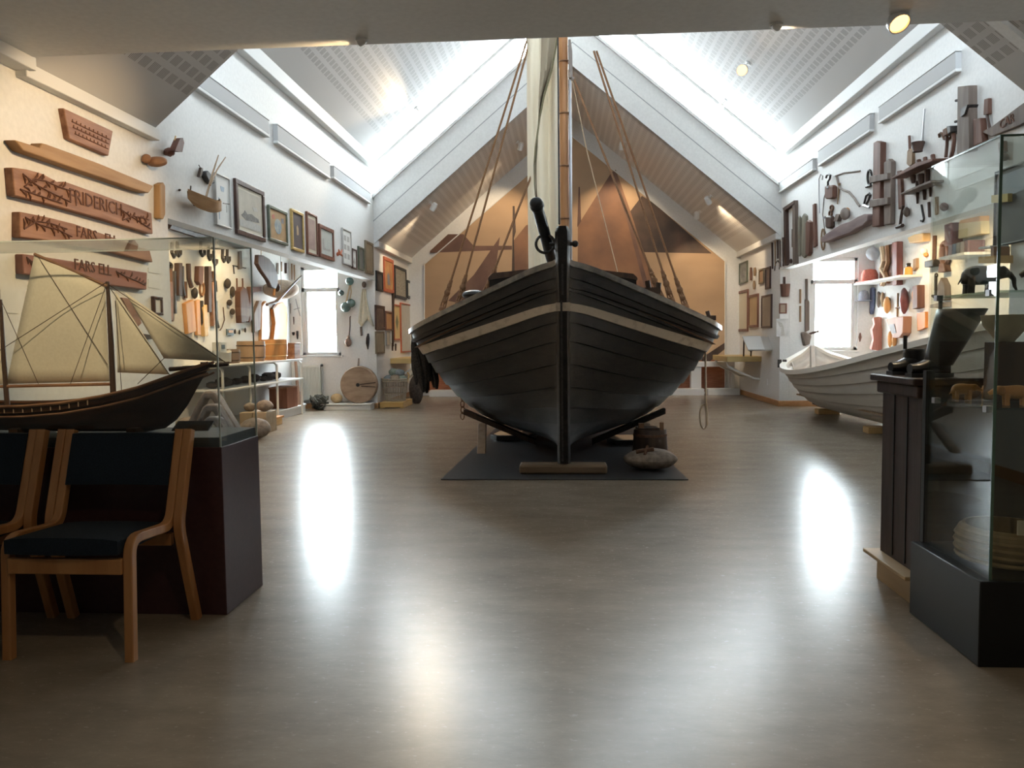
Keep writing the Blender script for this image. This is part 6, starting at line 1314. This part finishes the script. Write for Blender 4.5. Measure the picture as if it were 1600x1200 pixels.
# alcove, right side
A2 = 'pictures in the right alcove corner'
def fr_(q, lb, fm, pm, fw=.03, **k): frame(WR, q, lb, fm, pm, fw, group=A2, **k)
fr_([(1156, 412), (1169, 407), (1169, 441), (1157, 444)], 'small dark harbour photograph high on the right alcove wall', fgr, pic(30, ((.12, .12, .11), (.36, .36, .34)), 8), .03)
fr_([(1187, 421), (1195, 419), (1195, 442), (1188, 444)], 'small brown picture, left of the pair by the right pillar', fol, pic(31, ((.30, .19, .12), (.40, .26, .17)), 4), .03)
fr_([(1197, 419), (1204, 416), (1206, 451), (1198, 452)], 'narrow dark picture, right of the pair by the right pillar', fdk, pic(32, ((.20, .155, .14), (.27, .21, .19)), 4), .035)
fr_([(1152, 456), (1170, 452), (1170, 517), (1152, 519)], 'large pale document in a brown frame, right alcove', fbr, cream, .05)
fr_([(1171, 462), (1186, 458), (1186, 511), (1172, 512)], 'yellow-brown document in a brown frame, middle of three', fbr, pic(33, ((.44, .31, .17), (.52, .38, .22)), 3), .045)
fr_([(1191, 462), (1206, 460), (1208, 513), (1192, 512)], 'grey-brown document in a dark frame nearest the right pillar', fdk, pic(34, ((.34, .28, .21), (.42, .34, .26)), 3), .035)
for i, (x, y0, y1, mt_, lb) in enumerate(((1175.5, 418, 438, tbrown, 'thin brown whittled figure'), (1181.5, 418, 431, ttan, 'short tan whittled figure, upper'), (1180.5, 439, 452, ttan, 'short tan whittled figure, lower'))):
    T('whittled_figure', lb + ' between the right alcove pictures', 'figure', hang(WR, [('m', rod(WR, [(x, y0), (x + .3, (y0 + y1) / 2), (x, y1)], [.02, .03, .02]), mt_)]), 'whittled figures')
lz = PY(1175, 557, 13.9).z + .002; p0 = PY(1160, 526, 14.1); 
lt = MB(); a_, b_ = PY(1160, 526, 13.3), PY(1169, 547, 13.0); wdt = XR - b_.x - .004; wda = XR - a_.x - .004
lt.prism([a_, a_ + V((wda, 0, 0)), b_ + V((wdt, 0, 0)), b_], (0, .012, -.016)); ls_ = MB(); n_ = V((0, -.012, .022)) * .5; ls_.prism([a_ + n_ * .5, a_ + V((.30, 0, 0)) + n_ * .5, b_ + V((.27, 0, 0)) + n_ * .5, b_ + n_ * .5], (0, -.002, .003))
T('reading_stand', 'slanted white reading stand on the right alcove bench', 'stand', [('board', lt, M('perspex_grey', (.50, .48, .45), None, .3)), ('sheet', ls_, paper), ('leg', MB().tube([a_ + V((.02, .01, -.01)), V((3.17, 13.76, a_.z - .03)), V((3.17, 13.78, PY(1150, 557, 13.7).z))], .014, 6), dkwood), ('leg', MB().tube([b_ + V((.04, .03, -.015)), V((3.29, 13.74, b_.z - .03)), V((3.29, 13.76, PY(1150, 557, 13.7).z))], .014, 6), dkwood)])
so = MB().bb((XR - .012, 13.3, .30), (XR, 13.38, .40)); T('wall_socket', 'white wall socket low on the right alcove wall', 'socket', [('m', so, wtrim)])
pf = [('plinth', MB().bb((-2.66, 15.05, 0), (2.72, 15.30, .125)), wtrim, {'bevel': .004}), ('plinth', MB().bb((2.79, 15.05, 0), (3.40, 15.30, .125)), wtrim, {'bevel': .004})]
zr = PY(1115, 565, 15.1).z
pf += [('rail', MB().bb((2.0, 15.08, zr - .10), (3.30, 15.3, zr)), wtrim, {'bevel': .004}), ('post', MB().bb((PY(1080, 590, 15.1).x, 15.1, .125), (PY(1096, 590, 15.1).x, 15.28, zr - .10)), wtrim, {'bevel': .003}), ('post', MB().bb((3.24, 15.1, .125), (3.30, 15.28, zr - .10)), wtrim, {'bevel': .003})]
T('display_bench', 'long low white plinth with a rail in front of the mural', 'plinth', pf)
# ================================================================ RIGHT END WALL AND RIGHT AISLE
bk_ = MB().lathe([(.05, 0), (.062, .01), (.078, .2), (.072, .2), (.05, .02)], WE.pt(1224.5, 464) + WE.n * .079, n=16)
T('wooden_bucket', 'small brown wooden bucket hanging left of the right window', 'bucket', hang(WE, [('staves', bk_, tbrown), ('handle', rod(WE, [(1224, 433), (1224, 446)], .02, .05), dbrown)]))
frame(WE, [(1217, 474), (1229, 474), (1229, 490), (1217, 490)], 'tiny brown picture below the hanging bucket', fbr, pic(40, ((.34, .26, .20), (.42, .33, .25)), 6), .02)
T('photo_print', 'unframed black-and-white photograph below the tiny brown picture', 'photograph', [('print', plate(WE, [(1213, 498), (1232, 498), (1232, 526), (1213, 526)], .006), M('photo_pale', (.40, .40, .40), (.68, .68, .67), .5, 5, lo=.3, hi=.6)), ('ship_print', plate(WE, [(1214, 501), (1222, 505), (1224, 511), (1218, 511)], .0075), ink2), ('person_print', plate(WE, [(1221, 510), (1224, 510), (1226, 524), (1220, 525)], .0075), ink2)])
for i, (x, y0, y1, lb) in enumerate(((1250, 452, 474, 'upper thin brown stick left of the right window'), (1250, 478, 503, 'lower thin brown stick left of the right window'))): etool('thin_stick', lb, 'stick', [('m', rod(WE, [(x, y0), (x, y1)], .016), ttan)], 'sticks on the right end wall')
etool('short_oar', 'tall grey oar standing at the left edge of the right window', 'oar', [('shaft', rod(WE, [(1259.5, 436), (1260, 470)], .022), tgrey), ('blade', plate(WE, [(1257, 468), (1261, 466), (1264, 472), (1264, 516), (1257, 519)], .03), tgrey, {'bevel': .006})])
etool('boat_bailer', 'grey wooden boat bailer with a handle beside the right window', 'bailer', [('scoop', plate(WE, [(1250, 520), (1256, 518), (1266, 524), (1263, 538), (1254, 541)], .10), tgrey, {'bevel': .02}), ('handle', rod(WE, [(1260, 523), (1268, 520), (1277, 518)], .02, .06), dbrown)])
RT = 'old things in the right aisle'
def rtool(name, label, cat, parts, group=RT): return T(name, label, cat, hang(WRN, parts), group)
def rshelf(x0, x1, z, lb): return rtool('wall_shelf', lb, 'shelf', [('m', MB().bb((XRN - .30, WRN.pt(x0, 500).y, z - .03), (XRN + .002, WRN.pt(x1, 500).y, z)), wtrim)], 'shelves in the right aisle')
Z1, Z2, Z3 = 1.955, 1.67, 2.08
def wp_(x, y, d): return PX(x, y, XRN - d)
rshelf(1350, 1440, Z1, 'white wall shelf in the right aisle carrying the red hat')
rshelf(1350, 1364, Z2, 'short white shelf in the right aisle carrying the grey cap')
def hat(x, y, w_, h_, mat, lb, d=.16):
    c_ = wp_(x, y, d); c_.z = y; m1 = MB().lathe([(w_, 0), (w_ * 1.02, .006), (w_ * .62, .018), (w_ * .6, h_ * .6), (w_ * .45, h_ * .92), (w_ * .15, h_), (.001, h_)], c_, n=20)
    return T('hat', lb, 'hat', [('m', m1, mat)], 'hats in the right aisle')
hat(1366, Z1, .20, .20, M('red_felt', (.40, .10, .075), (.48, .14, .10), .9, 40), 'red brimmed hat on the upper white shelf of the right aisle'); hat(1357, Z2, .13, .17, M('grey_felt', (.24, .24, .28), (.32, .32, .36), .9, 40), 'grey cap on the short white shelf, right aisle')
rtool('blue_garment', 'grey-blue garment hanging above the red hat', 'garment', [('m', plate(WRN, [(1351, 396), (1364, 392), (1364, 412), (1358, 432), (1351, 428)], .08), M('grey_blue_cloth', (.19, .20, .26), (.28, .29, .35), .9, 20), {'bevel': .03})])
rtool('pale_helmet', 'pale helmet-like cap hanging right of the grey-blue garment', 'cap', [('m', wball(WRN, 1373, 396, 11, 11, .13), M('pale_felt', (.36, .38, .42), (.55, .57, .58), .8, 6))])
rtool('blue_stocking', 'dark blue stocking hanging below the upper white shelf', 'stocking', [('m', plate(WRN, [(1355, 450), (1369, 449), (1368, 478), (1366, 491), (1360, 492), (1357, 478)], .06), M('blue_wool', (.09, .10, .17), (.14, .15, .23), .95, 40), {'bevel': .02})])
rtool('rope_board', 'wide brown board wound with pale rope, right of the helmet', 'board', [('board', plate(WRN, [(1382, 386), (1402, 380), (1402, 445), (1380, 447)], .06), tbrown, {'bevel': .008}), ('rope', rod(WRN, [(1387, 386), (1390, 408), (1386, 420), (1393, 432), (1388, 445)], .04, .08), ropep), ('rope', rod(WRN, [(1395, 384), (1397, 410), (1392, 425), (1398, 440)], .04, .08), rope)])
rtool('red_plank', 'tall dark red plank beside the rope-wound board', 'plank', [('m', plate(WRN, [(1403, 379), (1411, 377), (1411, 445), (1404, 446)], .09), wood('red_plank', (.18, .06, .05), (.26, .10, .08), 'z', .55), {'bevel': .01})])
def bottle(x, y0, y1, w_, body_m, cap_m, lb, d=.12):
    c_ = wp_(x, y1, d); c_.z = Z1; h_ = wp_(x, y0, d).z - c_.z
    T('bottle', lb, 'bottle', [('body', MB().lathe([(w_, 0), (w_, h_ * .58), (w_ * .5, h_ * .7)], c_, n=14), body_m), ('neck', MB().lathe([(w_ * .55, h_ * .66), (w_ * .5, h_ * .85), (w_ * .6, h_ * .95), (w_ * .2, h_)], c_, n=12), cap_m)], 'bottles in the right aisle')
bottle(1419, 411, 443, .055, M('amber', (.55, .28, .06), None, .3), black, 'amber bottle with a black top standing on the upper white shelf')
rtool('leaning_plane', 'small wooden hand tool above the amber bottle', 'tool', [('m', plate(WRN, [(1431, 405), (1436, 403), (1436, 418), (1431, 424)], .04), ttan, {'bevel': .005})])
rtool('smoothing_plane', 'pale wooden plane high under the right header', 'plane', [('body', plate(WRN, [(1429, 371), (1440, 366), (1454, 364), (1454, 377), (1432, 380)], .10), pine, {'bevel': .01}), ('knob', wball(WRN, 1432, 374, 4, 4, .13), pwh)])
rtool('orange_valve', 'white and orange round fitting left of the long hammer', 'fitting', [('m', wball(WRN, 1448, 393, 5.5, 6, .08), pwh), ('stripe', wball(WRN, 1450, 398, 4, 4, .10), M('orange_paint', (.60, .26, .08), None, .5))])
rtool('sledge_hammer', 'long-handled sledge hammer seen through the showcase edge', 'hammer', [('handle', rod(WRN, [(1463.5, 368), (1462.5, 408)], .025), tbrown), ('head', plate(WRN, [(1456, 408), (1470, 405), (1470, 416), (1456, 418)], .10), iron, {'bevel': .012})])
rtool('spinning_wheel', 'oval wheel frame like a spool, right of the sledge hammer', 'wheel', [('rim', wring(WRN, 1481, 396, 5.5, 17, .035), tbrown), ('stand', plate(WRN, [(1477, 412), (1484, 410), (1487, 424), (1475, 426)], .08), tbrown, {'bevel': .008}), ('hub', wball(WRN, 1481, 396, 2, 4, .05), dbrown)])
rtool('red_box', 'dark red upright box left of the brightly lit panel', 'box', [('m', plate(WRN, [(1493, 351), (1505, 347), (1505, 382), (1494, 385)], .14), wood('box_wine', (.17, .07, .075), (.25, .12, .11), 'z', .6), {'bevel': .01})])
rtool('yellow_panel', 'bright yellow-lit wooden panel high in the right aisle', 'panel', [('m', plate(WRN, [(1511, 348), (1546, 344), (1547, 365), (1510, 373)], .10), M('yellow_wood_panel', (.72, .55, .28), (.78, .62, .35), .6, 6), {'bevel': .008}), ('top_board', plate(WRN, [(1515, 344), (1546, 337), (1546, 345), (1513, 349)], .11), ogwood)])
rshelf(1503, 1546, Z3, 'white wall shelf in the right aisle carrying a row of books')
bcol = ((.24, .17, .18), (.10, .12, .16), (.22, .20, .18), (.30, .26, .24), (.16, .10, .11))
for i in range(5):
    x = 1508 + i * 6.6; bb1 = MB(); y0 = 383 - i * 1.8; q = wp_(x, y0, .001); q2 = wp_(x + 5.6, y0, .001); bb1.bb((XRN - .2, q2.y, Z3), (XRN - .01, q.y, q.z))
    T('old_book', 'old book on the right aisle shelf, %s from the left' % ('first', 'second', 'third', 'fourth', 'fifth')[i], 'book', [('m', bb1, mk('book_%d' % i, bcol[i], .7))], 'books on the right aisle shelf')
rtool('iron_anchor', 'small iron anchor seen through the showcase pane', 'anchor', [('shank', rod(WRN, [(1464, 431), (1464, 466)], .018), iron), ('arms', rod(WRN, [(1459, 462), (1464, 466), (1471, 462)], .018), iron), ('ring', wring(WRN, 1464, 430, 1.8, 3, .01), iron)])
rtool('flat_iron', 'tall grey flat-iron-shaped board seen through the showcase pane', 'board', [('m', plate(WRN, [(1473, 470), (1474, 446), (1480, 433), (1486, 446), (1487, 469)], .08), tgrey, {'bevel': .012}), ('base', plate(WRN, [(1468, 476), (1487, 472), (1487, 479), (1468, 481)], .12), gywood)])
for i, (x, y0, y1, w_, mt_, lb) in enumerate(((1376, 455, 481, 4, tgrey, 'grey wooden clog hanging below the upper shelf'), (1382, 456, 480, 3.5, ttan, 'tan wooden clog right of the grey one'), (1391, 463, 490, 6, ogwood, 'orange wooden clog with a dark toe'))):
    rtool('wooden_clog', lb, 'clog', [('m', wball(WRN, x, (y0 + y1) / 2, w_, (y1 - y0) / 2, .09, seed=i), mt_), ('opening', wball(WRN, x, y0 + 6, w_ * .6, 5, .13), dbrown)], 'clogs in the right aisle')
rtool('thin_ladder', 'thin white ladder-like stick between the clogs and the red vase', 'stick', [('m', rod(WRN, [(1404, 458), (1403, 495)], .012), ttan), ('rung', rod(WRN, [(1401, 481), (1409, 480)], .012), tbrown)])
rtool('red_vase', 'dark red spindle-shaped vessel hanging right of the thin stick', 'vessel', [('m', wball(WRN, 1419, 470, 7.5, 21, .14), M('wine_red', (.13, .04, .045), (.20, .075, .07), .4, 8))])
rtool('orange_roll', 'orange roll beside the dark red vessel', 'roll', [('m', wball(WRN, 1432, 462, 4, 12, .08), M('roll_orange', (.60, .25, .08), None, .6))])
rtool('brown_case', 'upright brown case right of the orange roll', 'case', [('m', plate(WRN, [(1437, 447), (1445, 445), (1445, 481), (1437, 483)], .10), tbrown, {'bevel': .008})])
rtool('orange_sheet', 'bright orange board hanging left of the showcase edge', 'board', [('m', plate(WRN, [(1437, 489), (1450, 487), (1450, 512), (1438, 517)], .04), M('orange_board', (.62, .24, .06), None, .6))])
rtool('brown_chest', 'brown slanted chest against the wall above the white boat', 'chest', [('m', plate(WRN, [(1397, 498), (1425, 494), (1424, 520), (1418, 528), (1408, 528)], .12), wood('chest_tan', (.28, .13, .08), (.37, .19, .12), 'z', .6), {'bevel': .01}), ('dark_panel', plate(WRN, [(1402, 507), (1411, 506), (1414, 520), (1407, 521)], .125), dbrown)])
rtool('red_column', 'tall reddish turned column right of the window', 'column', [('m', rod(WRN, [(1378, 497), (1379, 506), (1377, 515), (1378, 530), (1376, 545)], [.07, .06, .085, .07, .09]), wood('column_red', (.26, .10, .08), (.34, .15, .12), 'z', .55))])
for i, (x, lb) in enumerate(((1394, 'left'), (1401, 'right'))): rtool('orange_clog', lb + ' orange clog hanging below the brown chest', 'clog', [('m', wball(WRN, x, 530, 4, 13, .09, seed=i), ogwood)], 'orange clogs')
rtool('pendant_lamp', 'small hanging ornament with a ring near the right window', 'ornament', [('cord', rod(WRN, [(1357, 497), (1356, 510)], .006), dbrown), ('ring', wring(WRN, 1356, 515, 2.5, 4, .012), rust), ('drop', rod(WRN, [(1355, 519), (1355, 529)], [.02, .008]), rust)])
etool('window_drop', 'small brown drop hanging at the right edge of the window', 'ornament', [('m', rod(WE, [(1343, 520), (1343, 527), (1342.5, 534)], [.01, .025, .008]), tbrown)])
